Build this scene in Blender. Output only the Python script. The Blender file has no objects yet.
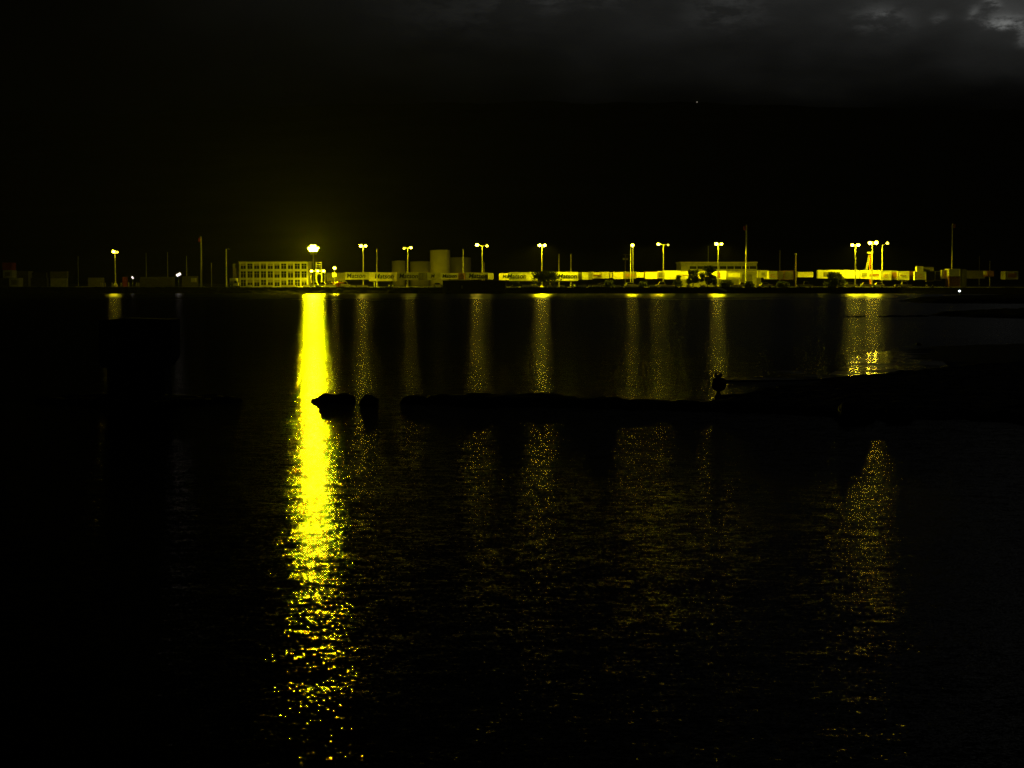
import bpy, bmesh, math, random
import numpy as np
from mathutils import Vector, Matrix, noise
random.seed(7)
PI = math.pi
S = bpy.context.scene
COL = S.collection

# ------------------------------------------------------------------ camera
CAMH = 4.0
FX = 1800.0
PITCH = math.atan(103.0 / FX)
cam_d = bpy.data.cameras.new("camera")
cam = bpy.data.objects.new("camera", cam_d)
COL.objects.link(cam)
cam.location = (0, 0, CAMH)
cam.rotation_euler = (PI / 2 - PITCH, 0, 0)
cam_d.sensor_width = 36
cam_d.lens = 36 * FX / 1024
cam_d.clip_start = 0.1
cam_d.clip_end = 20000
S.camera = cam

# ------------------------------------------------------------------ world: night sky with moonlit cloud
W = bpy.data.worlds.new("World")
S.world = W
W.use_nodes = True
wn = W.node_tree
wn.nodes.clear()


def nd(t, typ, **kw):
    n = t.nodes.new(typ)
    for k, v in kw.items():
        setattr(n, k, v)
    return n


def mth(t, op, a, b=None, c=None, clamp=False):
    n = t.nodes.new('ShaderNodeMath')
    n.operation = op
    n.use_clamp = clamp
    for i, v in enumerate((a, b, c)):
        if v is None:
            continue
        if isinstance(v, (int, float)):
            n.inputs[i].default_value = v
        else:
            t.links.new(v, n.inputs[i])
    return n.outputs[0]


def mrange(t, v, a, b, c, d, smooth=True):
    n = t.nodes.new('ShaderNodeMapRange')
    n.interpolation_type = 'SMOOTHSTEP' if smooth else 'LINEAR'
    t.links.new(v, n.inputs[0])
    for i, q in enumerate((a, b, c, d)):
        n.inputs[i + 1].default_value = q
    return n.outputs[0]


tc = nd(wn, 'ShaderNodeTexCoord')
sep = nd(wn, 'ShaderNodeSeparateXYZ')
wn.links.new(tc.outputs['Generated'], sep.inputs[0])
X, Y_, Z = sep.outputs
mp = nd(wn, 'ShaderNodeMapping')
mp.inputs['Scale'].default_value = (1.0, 1.0, 2.6)
wn.links.new(tc.outputs['Generated'], mp.inputs[0])


def wnoise(scale, detail, rough=0.55, off=(0, 0, 0)):
    m2 = nd(wn, 'ShaderNodeMapping')
    m2.inputs['Location'].default_value = off
    wn.links.new(mp.outputs[0], m2.inputs[0])
    n = nd(wn, 'ShaderNodeTexNoise')
    n.inputs['Scale'].default_value = scale
    n.inputs['Detail'].default_value = detail
    n.inputs['Roughness'].default_value = rough
    wn.links.new(m2.outputs[0], n.inputs['Vector'])
    return n.outputs[0]


big = wnoise(5.5, 3)
mid = wnoise(17, 5, 0.5, (3.1, 0, 0.4))
fine = wnoise(44, 8, 0.66, (1.7, 2.0, 0.9))
elev = mrange(wn, mth(wn, 'ADD', Z, mth(wn, 'MULTIPLY', mth(wn, 'SUBTRACT', mid, 0.5), 0.02)), 0.085, 0.165, 0.0, 1.0)
side = mth(wn, 'MULTIPLY', mth(wn, 'POWER', mrange(wn, X, -0.30, 0.26, 0.0, 1.0, False), 2.1), mrange(wn, Z, 0.16, 0.24, 1.1, 0.10))
cloud = mth(wn, 'MULTIPLY', mth(wn, 'ADD', mth(wn, 'MULTIPLY', big, 0.9), mth(wn, 'MULTIPLY', mid, 0.7)), side)
base = mth(wn, 'MULTIPLY', mth(wn, 'MULTIPLY', cloud, elev), 0.031)
# breaks in the cloud where the moon comes through, high on the right
az = mth(wn, 'ADD', mth(wn, 'DIVIDE', X, Y_), mth(wn, 'MULTIPLY', mth(wn, 'SUBTRACT', mid, 0.5), 0.030))
el = mth(wn, 'ADD', mth(wn, 'DIVIDE', Z, Y_), mth(wn, 'MULTIPLY', mth(wn, 'SUBTRACT', fine, 0.5), 0.020))
breaks = None
for (ca, ce, ra, re, st) in [(0.272, 0.1425, 0.0120, 0.0042, 0.085), (0.284, 0.138, 0.004, 0.007, 0.05), (0.270, 0.149, 0.018, 0.009, 0.014), (0.203, 0.1455, 0.014, 0.0065, 0.030),
                             (0.2045, 0.1455, 0.004, 0.0028, 0.030), (0.262, 0.1535, 0.0045, 0.0028, 0.055), (0.252, 0.149, 0.003, 0.003, 0.03), (0.234, 0.1455, 0.004, 0.003, 0.016),
                             (0.118, 0.152, 0.020, 0.012, 0.010), (0.03, 0.156, 0.03, 0.006, 0.008), (-0.02, 0.150, 0.04, 0.012, 0.003)]:
    dx = mth(wn, 'DIVIDE', mth(wn, 'SUBTRACT', az, ca), ra)
    dz = mth(wn, 'DIVIDE', mth(wn, 'SUBTRACT', el, ce), re)
    q = mth(wn, 'EXPONENT', mth(wn, 'MULTIPLY', mth(wn, 'ADD', mth(wn, 'MULTIPLY', dx, dx), mth(wn, 'MULTIPLY', dz, dz)), -1.0))
    q = mth(wn, 'MULTIPLY', mth(wn, 'MULTIPLY', q, mrange(wn, fine, 0.40, 0.60, 0.15, 1.5)), st)
    breaks = q if breaks is None else mth(wn, 'ADD', breaks, q)
breaks = mth(wn, 'MULTIPLY', breaks, mrange(wn, Y_, 0.0, 0.2, 0.0, 1.0))
tot = mth(wn, 'ADD', mth(wn, 'ADD', base, breaks), 0.0002)
rgb = nd(wn, 'ShaderNodeRGB')
rgb.outputs[0].default_value = (0.98, 1.0, 0.97, 1)
bg = nd(wn, 'ShaderNodeBackground')
wn.links.new(rgb.outputs[0], bg.inputs[0])
wn.links.new(tot, bg.inputs[1])
wo = nd(wn, 'ShaderNodeOutputWorld')
wn.links.new(bg.outputs[0], wo.inputs[0])

S.view_settings.view_transform = 'Standard'
S.view_settings.look = 'None'
S.view_settings.exposure = 0
S.view_settings.gamma = 1
S.view_settings.use_curve_mapping = False
cy = S.cycles
cy.max_bounces = 4
cy.diffuse_bounces = 2
cy.glossy_bounces = 2
cy.transmission_bounces = 2
cy.volume_bounces = 0
cy.transparent_max_bounces = 6
cy.caustics_reflective = False
cy.caustics_refractive = False
cy.sample_clamp_indirect = 3.0
cy.sample_clamp_direct = 0.0
cy.use_denoising = True
cy.denoiser = 'OPENIMAGEDENOISE'
cy.denoising_input_passes = 'RGB_ALBEDO_NORMAL'
cy.denoising_prefilter = 'NONE'
cy.use_adaptive_sampling = False
cy.pixel_filter_type = 'BLACKMAN_HARRIS'
cy.filter_width = 1.6

SODIUM = (1.0, 0.88, 0.0008)
SODIUM_G = (1.0, 0.76, 0.04)


# ------------------------------------------------------------------ projection helpers (metres)
def ray(px, py):
    x = (px - 512) / FX
    y = -(py - 384) / FX
    c, s = math.cos(PITCH), math.sin(PITCH)
    return Vector((x, c + y * s, -s + y * c))


def P(px, py, Y):
    d = ray(px, py)
    return Vector((0, 0, CAMH)) + d * (Y / d.y)


def G(px, py, z=0.0):
    d = ray(px, py)
    return Vector((0, 0, CAMH)) + d * ((z - CAMH) / d.z)


YARD = 2.0


# ------------------------------------------------------------------ materials
def mat(name, color, rough=0.7, metal=0.0, nscale=3.0, var=0.25, bump=0.0, bscale=20.0, emit=None, estr=0.0, spec=0.3):
    m = bpy.data.materials.new(name)
    m.use_nodes = True
    t = m.node_tree
    b = t.nodes['Principled BSDF']
    b.inputs['Roughness'].default_value = rough
    b.inputs['Metallic'].default_value = metal
    b.inputs['Specular IOR Level'].default_value = spec
    tcn = nd(t, 'ShaderNodeTexCoord')
    n = nd(t, 'ShaderNodeTexNoise')
    n.inputs['Scale'].default_value = nscale
    n.inputs['Detail'].default_value = 4
    t.links.new(tcn.outputs['Object'], n.inputs['Vector'])
    r = nd(t, 'ShaderNodeValToRGB')
    r.color_ramp.elements[0].position = 0.3
    r.color_ramp.elements[1].position = 0.75
    r.color_ramp.elements[0].color = tuple(c * (1 - var) for c in color) + (1,)
    r.color_ramp.elements[1].color = tuple(min(1, c * (1 + var * 0.5)) for c in color) + (1,)
    t.links.new(n.outputs[0], r.inputs[0])
    t.links.new(r.outputs[0], b.inputs['Base Color'])
    if bump:
        n2 = nd(t, 'ShaderNodeTexNoise')
        n2.inputs['Scale'].default_value = bscale
        n2.inputs['Detail'].default_value = 5
        t.links.new(tcn.outputs['Object'], n2.inputs['Vector'])
        bp = nd(t, 'ShaderNodeBump')
        bp.inputs['Strength'].default_value = 0.6
        bp.inputs['Distance'].default_value = bump
        t.links.new(n2.outputs[0], bp.inputs['Height'])
        t.links.new(bp.outputs[0], b.inputs['Normal'])
    if emit:
        b.inputs['Emission Color'].default_value = tuple(emit) + (1,)
        b.inputs['Emission Strength'].default_value = estr
        b.inputs['Base Color'].default_value = (0, 0, 0, 1)
        for l in list(b.inputs['Base Color'].links):
            t.links.remove(l)
        m.cycles.emission_sampling = 'FRONT_BACK'
    return m


M = {}
M['white'] = mat('white_steel', (0.78, 0.77, 0.74), 0.5, nscale=0.9, var=0.22)
M['cream'] = mat('cream_steel', (0.62, 0.58, 0.48), 0.55, nscale=1.1, var=0.25)
M['grey'] = mat('grey_steel', (0.36, 0.35, 0.32), 0.55, nscale=1.0, var=0.3)
M['dull'] = mat('dull_steel', (0.17, 0.16, 0.13), 0.6, nscale=1.2, var=0.3)
M['brown'] = mat('brown_steel', (0.26, 0.12, 0.05), 0.6, nscale=1.0, var=0.3)
M['red'] = mat('red_steel', (0.30, 0.045, 0.03), 0.6, nscale=1.0, var=0.3)
M['orange'] = mat('orange_paint', (0.75, 0.22, 0.03), 0.5, nscale=4, var=0.2)
M['black'] = mat('black_paint', (0.02, 0.02, 0.02), 0.5, nscale=3, var=0.3)
M['ink'] = mat('navy_lettering', (0.015, 0.02, 0.05), 0.6, nscale=3, var=0.2)
M['rubber'] = mat('tyre_rubber', (0.025, 0.025, 0.025), 0.8, nscale=6, var=0.3)
M['galv'] = mat('galvanised_pole', (0.5, 0.5, 0.47), 0.45, 0.3, nscale=2, var=0.2)
M['housing'] = mat('lamp_housing', (0.35, 0.35, 0.33), 0.5, 0.2, nscale=5, var=0.2)
M['wood'] = mat('weathered_timber', (0.20, 0.16, 0.11), 0.85, nscale=4, var=0.4, bump=0.01)
M['concrete'] = mat('concrete', (0.42, 0.40, 0.36), 0.85, nscale=1.5, var=0.3, bump=0.01, bscale=9)
M['dark_concrete'] = mat('sea_stained_concrete', (0.05, 0.05, 0.045), 0.9, nscale=2, var=0.5, bump=0.02, bscale=7)
M['plaster'] = mat('painted_wall', (0.42, 0.40, 0.34), 0.8, nscale=0.8, var=0.2)
M['glass'] = mat('window_glass', (0.02, 0.022, 0.02), 0.15, nscale=2, var=0.3, spec=0.5)
M['curtain'] = mat('window_blind', (0.22, 0.20, 0.16), 0.8, nscale=2, var=0.3)
M['tank'] = mat('tank_paint', (0.55, 0.50, 0.42), 0.7, nscale=0.3, var=0.15)
M['lava'] = mat('lava_rock', (0.016, 0.015, 0.014), 0.85, nscale=2.5, var=0.5, bump=0.06, bscale=6, spec=0.03)
M['wetlava'] = mat('wet_lava_rock', (0.022, 0.020, 0.018), 0.6, nscale=3, var=0.5, bump=0.04, bscale=9, spec=0.04)
M['leaf'] = mat('leaves', (0.026, 0.042, 0.014), 0.8, nscale=2, var=0.45)
M['bark'] = mat('bark', (0.09, 0.07, 0.05), 0.9, nscale=4, var=0.4, bump=0.02)
M['yard'] = mat('yard_asphalt', (0.085, 0.08, 0.072), 0.85, nscale=0.15, var=0.4, bump=0.01, bscale=8)
M['hill'] = mat('dry_hill_scrub', (0.035, 0.036, 0.025), 0.95, nscale=0.01, var=0.5)
M['hull'] = mat('barge_hull', (0.022, 0.022, 0.022), 0.6, nscale=1, var=0.5)
M['skin'] = mat('green_canvas', (0.06, 0.09, 0.05), 0.8)


def lamp_mat(name, color, strength):
    return mat(name, (0, 0, 0), emit=color, estr=strength)


M['lamp_main'] = lamp_mat('great_floodlight_glow', SODIUM, 10500)
M['lamp_strong'] = lamp_mat('sodium_glow_strong', SODIUM_G, 85)
M['fill_light'] = lamp_mat('fill_light_glow', SODIUM, 2800)
M['down'] = lamp_mat('sodium_downlight', SODIUM, 9500)
M['down_weak'] = lamp_mat('sodium_downlight_weak', SODIUM, 4500)
M['down_low'] = lamp_mat('sodium_downlight_low', SODIUM, 1700)
M['down_half'] = lamp_mat('sodium_downlight_half', SODIUM, 3600)
M['lamp_mid'] = lamp_mat('sodium_glow', SODIUM_G, 42)
M['lamp_weak'] = lamp_mat('sodium_glow_weak', SODIUM_G, 14)
M['lamp_faint'] = lamp_mat('sodium_glow_faint', SODIUM_G, 6)
M['lamp_white'] = lamp_mat('cold_white_glow', (1.0, 0.85, 0.78), 1.8)
M['lamp_blue'] = lamp_mat('blue_white_glow', (0.75, 0.9, 1.0), 5)
M['lamp_star'] = lamp_mat('far_house_glow', (1.0, 0.9, 0.75), 0.4)


# ------------------------------------------------------------------ mesh helpers
class MB:
    def __init__(self):
        self.v = []
        self.f = []

    def add(self, vs, fs):
        o = len(self.v)
        self.v += [tuple(v) for v in vs]
        self.f += [tuple(i + o for i in f) for f in fs]
        return self

    def box(self, x0, x1, y0, y1, z0, z1):
        vs = [(x0, y0, z0), (x1, y0, z0), (x1, y1, z0), (x0, y1, z0), (x0, y0, z1), (x1, y0, z1), (x1, y1, z1), (x0, y1, z1)]
        return self.add(vs, [(0, 3, 2, 1), (4, 5, 6, 7), (0, 1, 5, 4), (1, 2, 6, 5), (2, 3, 7, 6), (3, 0, 4, 7)])

    def cbox(self, c, sx, sy, sz):
        return self.box(c[0] - sx / 2, c[0] + sx / 2, c[1] - sy / 2, c[1] + sy / 2, c[2] - sz / 2, c[2] + sz / 2)

    def tube(self, a, b, ra, rb=None, n=8):
        rb = ra if rb is None else rb
        a, b = Vector(a), Vector(b)
        d = (b - a).normalized()
        u = d.orthogonal().normalized()
        w = d.cross(u)
        vs = []
        for p, r in ((a, ra), (b, rb)):
            for k in range(n):
                t = 2 * PI * k / n
                vs.append(p + u * math.cos(t) * r + w * math.sin(t) * r)
        fs = [(k, (k + 1) % n, n + (k + 1) % n, n + k) for k in range(n)]
        fs += [tuple(range(n - 1, -1, -1)), tuple(range(n, 2 * n))]
        return self.add(vs, fs)

    def prism(self, prof, y0, y1):
        n = len(prof)
        vs = [(x, y0, z) for x, z in prof] + [(x, y1, z) for x, z in prof]
        fs = [(k, (k + 1) % n, n + (k + 1) % n, n + k) for k in range(n)]
        fs += [tuple(range(n - 1, -1, -1)), tuple(range(n, 2 * n))]
        return self.add(vs, fs)

    def lathe(self, prof, n=24, c=(0, 0, 0)):
        vs, fs = [], []
        for r, z in prof:
            for k in range(n):
                t = 2 * PI * k / n
                vs.append((c[0] + r * math.cos(t), c[1] + r * math.sin(t), c[2] + z))
        for i in range(len(prof) - 1):
            for k in range(n):
                fs.append((i * n + k, i * n + (k + 1) % n, (i + 1) * n + (k + 1) % n, (i + 1) * n + k))
        fs.append(tuple(range(n - 1, -1, -1)))
        fs.append(tuple((len(prof) - 1) * n + k for k in range(n)))
        return self.add(vs, fs)

    def mesh(self, name, m, smooth=False):
        me = bpy.data.meshes.new(name)
        me.from_pydata(self.v, [], self.f)
        me.materials.append(m)
        me.update()
        bm = bmesh.new()
        bm.from_mesh(me)
        bmesh.ops.recalc_face_normals(bm, faces=bm.faces)
        bm.to_mesh(me)
        bm.free()
        if smooth:
            for p in me.polygons:
                p.use_smooth = True
        return me

    def build(self, name, m, parent=None, smooth=False, loc=None):
        o = bpy.data.objects.new(name, self.mesh(name, m, smooth))
        COL.objects.link(o)
        if parent:
            o.parent = parent
        if loc is not None:
            o.location = loc
        return o


def tag(o, label=None, cat=None, group=None, kind=None):
    if label:
        o['label'] = label
    if cat:
        o['category'] = cat
    if group:
        o['group'] = group
    if kind:
        o['kind'] = kind
    return o


def empty(name, loc, rz=0.0):
    o = bpy.data.objects.new(name, None)
    COL.objects.link(o)
    o.location = loc
    o.rotation_euler = (0, 0, rz)
    o.empty_display_size = 0.3
    return o


KIDS = {}


def children(o):
    return [c for c in COL.objects if c.parent == o]


def copy_tree(o, parent=None):
    c = o.copy()
    COL.objects.link(c)
    if parent:
        c.parent = parent
    for ch in children(o):
        copy_tree(ch, c)
    return c


def grid_mesh(name, xs, ys, zf, m, smooth=True):
    nx, ny = len(xs), len(ys)
    verts = [(x, y, zf(x, y)) for y in ys for x in xs]
    faces = [(j * nx + i, j * nx + i + 1, (j + 1) * nx + i + 1, (j + 1) * nx + i) for j in range(ny - 1) for i in range(nx - 1)]
    me = bpy.data.meshes.new(name)
    me.from_pydata(verts, [], faces)
    me.materials.append(m)
    if smooth:
        for p in me.polygons:
            p.use_smooth = True
    o = bpy.data.objects.new(name, me)
    COL.objects.link(o)
    return o


# ------------------------------------------------------------------ water
wm = bpy.data.materials.new('harbour_water')
wm.use_nodes = True
t = wm.node_tree
pb = t.nodes['Principled BSDF']
geo = nd(t, 'ShaderNodeNewGeometry')
sp = nd(t, 'ShaderNodeSeparateXYZ')
t.links.new(geo.outputs['Position'], sp.inputs[0])
far = mrange(t, sp.outputs[1], 15, 130, 0.0, 1.0)          # finer, wind-ruffled water out in the harbour


def wslope(scale, amp, off, sx=0.55, detail=1.5):
    mpn = nd(t, 'ShaderNodeMapping')
    mpn.inputs['Scale'].default_value = (sx * scale, scale, scale)
    mpn.inputs['Location'].default_value = off
    mpn.inputs['Rotation'].default_value = (0, 0, 0.12)
    t.links.new(geo.outputs['Position'], mpn.inputs[0])
    n = nd(t, 'ShaderNodeTexNoise')
    n.inputs['Scale'].default_value = 1.0
    n.inputs['Detail'].default_value = detail
    n.inputs['Roughness'].default_value = 0.6
    t.links.new(mpn.outputs[0], n.inputs['Vector'])
    s1 = nd(t, 'ShaderNodeVectorMath', operation='SUBTRACT')
    t.links.new(n.outputs['Color'], s1.inputs[0])
    s1.inputs[1].default_value = (0.5, 0.5, 0.5)
    s2 = nd(t, 'ShaderNodeVectorMath', operation='SCALE')
    t.links.new(s1.outputs[0], s2.inputs[0])
    s2.inputs['Scale'].default_value = amp
    return s2.outputs[0]


def vadd(a, b):
    n = nd(t, 'ShaderNodeVectorMath', operation='ADD')
    t.links.new(a, n.inputs[0])
    t.links.new(b, n.inputs[1])
    return n.outputs[0]


SLOPE = 1.1
sl = vadd(vadd(wslope(0.6, 0.03 * SLOPE, (0, 0, 0)), wslope(2.6, 0.11 * SLOPE, (7, 3, 1))), vadd(wslope(10.0, 0.22 * SLOPE, (2, 9, 4), 0.5), wslope(42.0, 0.44 * SLOPE, (5, 1, 8), 0.6)))
fade = nd(t, 'ShaderNodeVectorMath', operation='SCALE')
t.links.new(sl, fade.inputs[0])
t.links.new(mrange(t, sp.outputs[1], 35, 180, 1.0, 0.40), fade.inputs['Scale'])
mask = nd(t, 'ShaderNodeVectorMath', operation='MULTIPLY')
t.links.new(fade.outputs[0], mask.inputs[0])
mask.inputs[1].default_value = (1.05, 1, 0)
addz = nd(t, 'ShaderNodeVectorMath', operation='ADD')
t.links.new(mask.outputs[0], addz.inputs[0])
addz.inputs[1].default_value = (0, 0, 1)
nrm = nd(t, 'ShaderNodeVectorMath', operation='NORMALIZE')
t.links.new(addz.outputs[0], nrm.inputs[0])
gl = nd(t, 'ShaderNodeBsdfAnisotropic')
gl.distribution = 'BECKMANN'
fr_ = nd(t, 'ShaderNodeFresnel')
fr_.inputs['IOR'].default_value = 1.333
df_ = nd(t, 'ShaderNodeBsdfDiffuse')
df_.inputs['Color'].default_value = (0.002, 0.0035, 0.0025, 1)
mx_ = nd(t, 'ShaderNodeMixShader')
t.links.new(fr_.outputs[0], mx_.inputs[0])
t.links.new(df_.outputs[0], mx_.inputs[1])
t.links.new(gl.outputs[0], mx_.inputs[2])
t.links.new(nrm.outputs[0], gl.inputs['Normal'])
t.links.new(nrm.outputs[0], fr_.inputs['Normal'])
gl.inputs['Color'].default_value = (0.34, 0.34, 0.33, 1)
t.links.new(mx_.outputs[0], [n_ for n_ in t.nodes if n_.type == 'OUTPUT_MATERIAL'][0].inputs['Surface'])
t.nodes.remove(pb)
# patches of ruffled and calmer water
n0 = nd(t, 'ShaderNodeTexNoise')
n0.inputs['Scale'].default_value = 0.05
n0.inputs['Detail'].default_value = 3
t.links.new(geo.outputs['Position'], n0.inputs['Vector'])
rr = mth(t, 'ADD', mth(t, 'ADD', mrange(t, sp.outputs[1], 12, 140, 0.075, 0.24), mrange(t, sp.outputs[1], 180, 560, 0.0, 0.05)), mth(t, 'MULTIPLY', mth(t, 'SUBTRACT', n0.outputs[0], 0.5), 0.05))
t.links.new(rr, gl.inputs['Roughness'])
wb = MB()
wb.add([(-2600, -40, 0), (2600, -40, 0), (2600, 3100, 0), (-2600, 3100, 0)], [(0, 1, 2, 3)])
tag(wb.build('water', wm), kind='structure')


# ------------------------------------------------------------------ land across the harbour
QY = 580.0


def bank_profile(x):
    # the shoreline wanders a little; the bank to the right of the lamps comes forward
    w = 1.6 * noise.noise(Vector((x * 0.04, 0, 5)))
    fwd = 0
    if x > 124:
        fwd = -min(60, (x - 124) * 1.3)
    return QY + w + fwd


def yard_z(x, y):
    return YARD + 0.0


yb = MB()
xs = [-2600, -900, -400, -260] + [x for x in range(-200, 261, 6)] + [400, 900, 2600]
vs, fs = [], []
for x in xs:
    b = bank_profile(x)
    vs += [(x, b, YARD), (x, 1300, YARD), (x, 3100, YARD)]
for i in range(len(xs) - 1):
    a = i * 3
    fs += [(a, a + 3, a + 4, a + 1), (a + 1, a + 4, a + 5, a + 2)]
yb.add(vs, fs)
tag(yb.build('ground', M['yard']), kind='structure')

def light_pool(x0, x1, y0, y1):  # pale sheet over the yard, its colour stands in for lamplight
    a, b = P(x0, 286, y0).x, P(x1, 286, y0).x
    o = MB().add([(a, y0, YARD + 0.005), (b, y0, YARD + 0.005), (b, y1, YARD + 0.005), (a, y1, YARD + 0.005)], [(0, 1, 2, 3)]).build('painted_light_pool', M['concrete'])
    return tag(o, kind='structure')


light_pool(340, 441, 582.5, 603)
light_pool(244, 338, 582.5, 602)
light_pool(45, 205, 583.2, 586)

# rip-rap bank below the yard
xs = np.arange(-230, 260, 0.75)
ts = np.linspace(0, 1, 14)
vs, fs = [], []
for x in xs:
    b = bank_profile(float(x))
    for k, tt in enumerate(ts):
        n = noise.noise(Vector((x * 0.9, tt * 6, 1))) * 0.45 + noise.noise(Vector((x * 0.35, tt * 2, 8))) * 0.35
        edge = 0.0 if k == 0 else 1.0
        vs.append((x, b + 0.3 - tt * 1.5 - edge * n * 0.35, YARD + 0.006 - tt * 2.9 + edge * n * 0.3 + (0.25 if k == 1 else 0)))
nt = len(ts)
for i in range(len(xs) - 1):
    for k in range(nt - 1):
        a = i * nt + k
        fs.append((a, a + 1, a + nt + 1, a + nt))
bk = MB()
bk.add(vs, fs)
tag(bk.build('bank', M['lava']), kind='structure')

# the dark mountain
RIDGE = [(-200, 106), (0, 111), (120, 113), (260, 107), (380, 104), (520, 102), (700, 103), (830, 107), (960, 110), (1100, 108), (1300, 104)]


def ridge_y(px):
    for (a, ya), (b, yb_) in zip(RIDGE, RIDGE[1:]):
        if a <= px <= b:
            u = (px - a) / (b - a)
            u = u * u * (3 - 2 * u)
            return ya + (yb_ - ya) * u
    return RIDGE[0][1] if px < RIDGE[0][0] else RIDGE[-1][1]


MY = 3000.0


def hill_z(x, y):
    px = 512 + x / MY * FX
    top = P(512, ridge_y(px), MY).z
    top += 5 * noise.noise(Vector((x * 0.012, 0, 0))) + 2 * noise.noise(Vector((x * 0.05, 3, 0)))
    u = (y - 1250) / (MY - 1250)
    if y > MY:
        return top - (y - MY) * 0.3
    u = max(0, u)
    return 0.5 + (top - 0.5) * (u ** 1.25) + 12 * noise.noise(Vector((x * 0.004, y * 0.006, 2))) * u * (1 - u) * 4


tag(grid_mesh('hills', [-1700 + 17 * i for i in range(201)], [1250 + 62.5 * i for i in range(31)], hill_z, M['hill']), kind='structure')


# ------------------------------------------------------------------ near land: reef spit, wet sand, shore point
def inside_dist(pts, X, Y):
    """signed distance (positive inside) to polygon, numpy"""
    px = np.array([p[0] for p in pts])
    py = np.array([p[1] for p in pts])
    n = len(pts)
    d = np.full(X.shape, 1e9)
    ins = np.zeros(X.shape, bool)
    for i in range(n):
        j = (i + 1) % n
        ax, ay, bx, by = px[i], py[i], px[j], py[j]
        ex, ey = bx - ax, by - ay
        tt = np.clip(((X - ax) * ex + (Y - ay) * ey) / (ex * ex + ey * ey + 1e-12), 0, 1)
        d = np.minimum(d, np.hypot(X - ax - tt * ex, Y - ay - tt * ey))
        c = ((ay > Y) != (by > Y)) & (X < (bx - ax) * (Y - ay) / (by - ay + 1e-12) + ax)
        ins ^= c
    return np.where(ins, d, -d)


def patch(name, poly_px, res, height, ramp, namp, nfreq, m, zoff=0.0, seed=0, sink=0.35):
    pts = [G(a, b) for a, b in poly_px]
    x0, x1 = min(p.x for p in pts) - 1, max(p.x for p in pts) + 1
    y0, y1 = min(p.y for p in pts) - 1, max(p.y for p in pts) + 1
    rx, ry = res
    xs = np.arange(x0, x1, rx)
    ys = np.arange(y0, y1, ry)
    Xg, Yg = np.meshgrid(xs, ys)
    D = inside_dist(pts, Xg, Yg)
    nx, ny = len(xs), len(ys)
    verts, keep = [], []
    for j in range(ny):
        for i in range(nx):
            x, y, d = xs[i], ys[j], D[j, i]
            v = Vector((x * nfreq, y * nfreq, seed))
            nn = noise.noise(v) + 0.5 * noise.noise(v * 2.3) + 0.25 * noise.noise(v * 5.1)
            d2 = d + nn * ramp * 0.6
            u = max(-1.0, min(1.0, d2 / ramp))
            h = height * (1 - (1 - max(0, u)) ** 2) if u > 0 else u * sink
            verts.append((x, y, zoff + h + nn * namp * max(0, min(1, u * 2))))
            keep.append(d2 > -ramp * 0.8)
    faces = []
    for j in range(ny - 1):
        for i in range(nx - 1):
            a = j * nx + i
            q = (a, a + 1, a + nx + 1, a + nx)
            if any(keep[k] for k in q):
                faces.append(q)
    used = sorted({k for f in faces for k in f})
    rm = {k: i for i, k in enumerate(used)}
    me = bpy.data.meshes.new(name)
    me.from_pydata([verts[k] for k in used], [], [tuple(rm[k] for k in f) for f in faces])
    me.materials.append(m)
    for p in me.polygons:
        p.use_smooth = True
    o = bpy.data.objects.new(name, me)
    COL.objects.link(o)
    return tag(o, kind='structure')


# reef that runs across the picture and joins the beach at the right
patch('reef', [(404, 401), (440, 399), (500, 398.5), (545, 399), (640, 404), (702, 407), (760, 393), (850, 380), (940, 371), (1024, 363), (1250, 356),
               (1250, 445), (1024, 424), (960, 418), (900, 419), (860, 417), (800, 414), (720, 411), (640, 408), (560, 407), (500, 406.5), (440, 405)],
      (0.11, 0.16), 0.20, 0.9, 0.09, 1.1, M['wetlava'], seed=3)
patch('left_reef', [(28, 401), (60, 398), (120, 396), (180, 397), (236, 399), (238, 402), (180, 406), (120, 407), (60, 404)],
      (0.10, 0.14), 0.12, 0.5, 0.06, 1.3, M['wetlava'], seed=9)
# far low point of rock on the right
patch('shore_point', [(905, 301), (960, 299), (1030, 297), (1300, 296), (1300, 305), (1024, 303.5), (960, 303.5), (920, 303)],
      (1.0, 1.6), 0.8, 4.0, 0.25, 0.2, M['lava'], seed=5)
patch('rock_bar', [(925, 315.5), (960, 313), (1000, 311), (1060, 309), (1300, 307), (1300, 319), (1024, 318.5), (980, 317.5)],
      (0.5, 0.9), 0.35, 2.0, 0.14, 0.5, M['lava'], seed=6)
patch('beach', [(926, 347), (970, 345.5), (1024, 343.5), (1300, 340), (1300, 362), (1024, 370), (940, 382), (930, 366), (900, 362), (910, 352)],
      (0.22, 0.4), 0.10, 2.5, 0.02, 0.4, M['wetlava'], seed=12)

# smooth film of water on the sand, tilted a little toward the harbour wall
wsand = bpy.data.materials.new('wet_sand')
wsand.use_nodes = True
t2 = wsand.node_tree
b2 = t2.nodes['Principled BSDF']
b2.inputs['Base Color'].default_value = (0.012, 0.011, 0.009, 1)
b2.inputs['IOR'].default_value = 1.333
g2 = nd(t2, 'ShaderNodeNewGeometry')
m2 = nd(t2, 'ShaderNodeMapping')
m2.inputs['Scale'].default_value = (0.35, 0.42, 1)
m2.inputs['Rotation'].default_value = (0, 0, -0.25)
t2.links.new(g2.outputs['Position'], m2.inputs[0])
n2 = nd(t2, 'ShaderNodeTexNoise')
n2.inputs['Scale'].default_value = 1.0
n2.inputs['Detail'].default_value = 4
t2.links.new(m2.outputs[0], n2.inputs['Vector'])
t2.links.new(mrange(t2, n2.outputs[0], 0.50, 0.58, 0.12, 0.34), b2.inputs['Roughness'])
n3 = nd(t2, 'ShaderNodeTexNoise')
n3.inputs['Scale'].default_value = 1.4
n3.inputs['Detail'].default_value = 2
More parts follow.
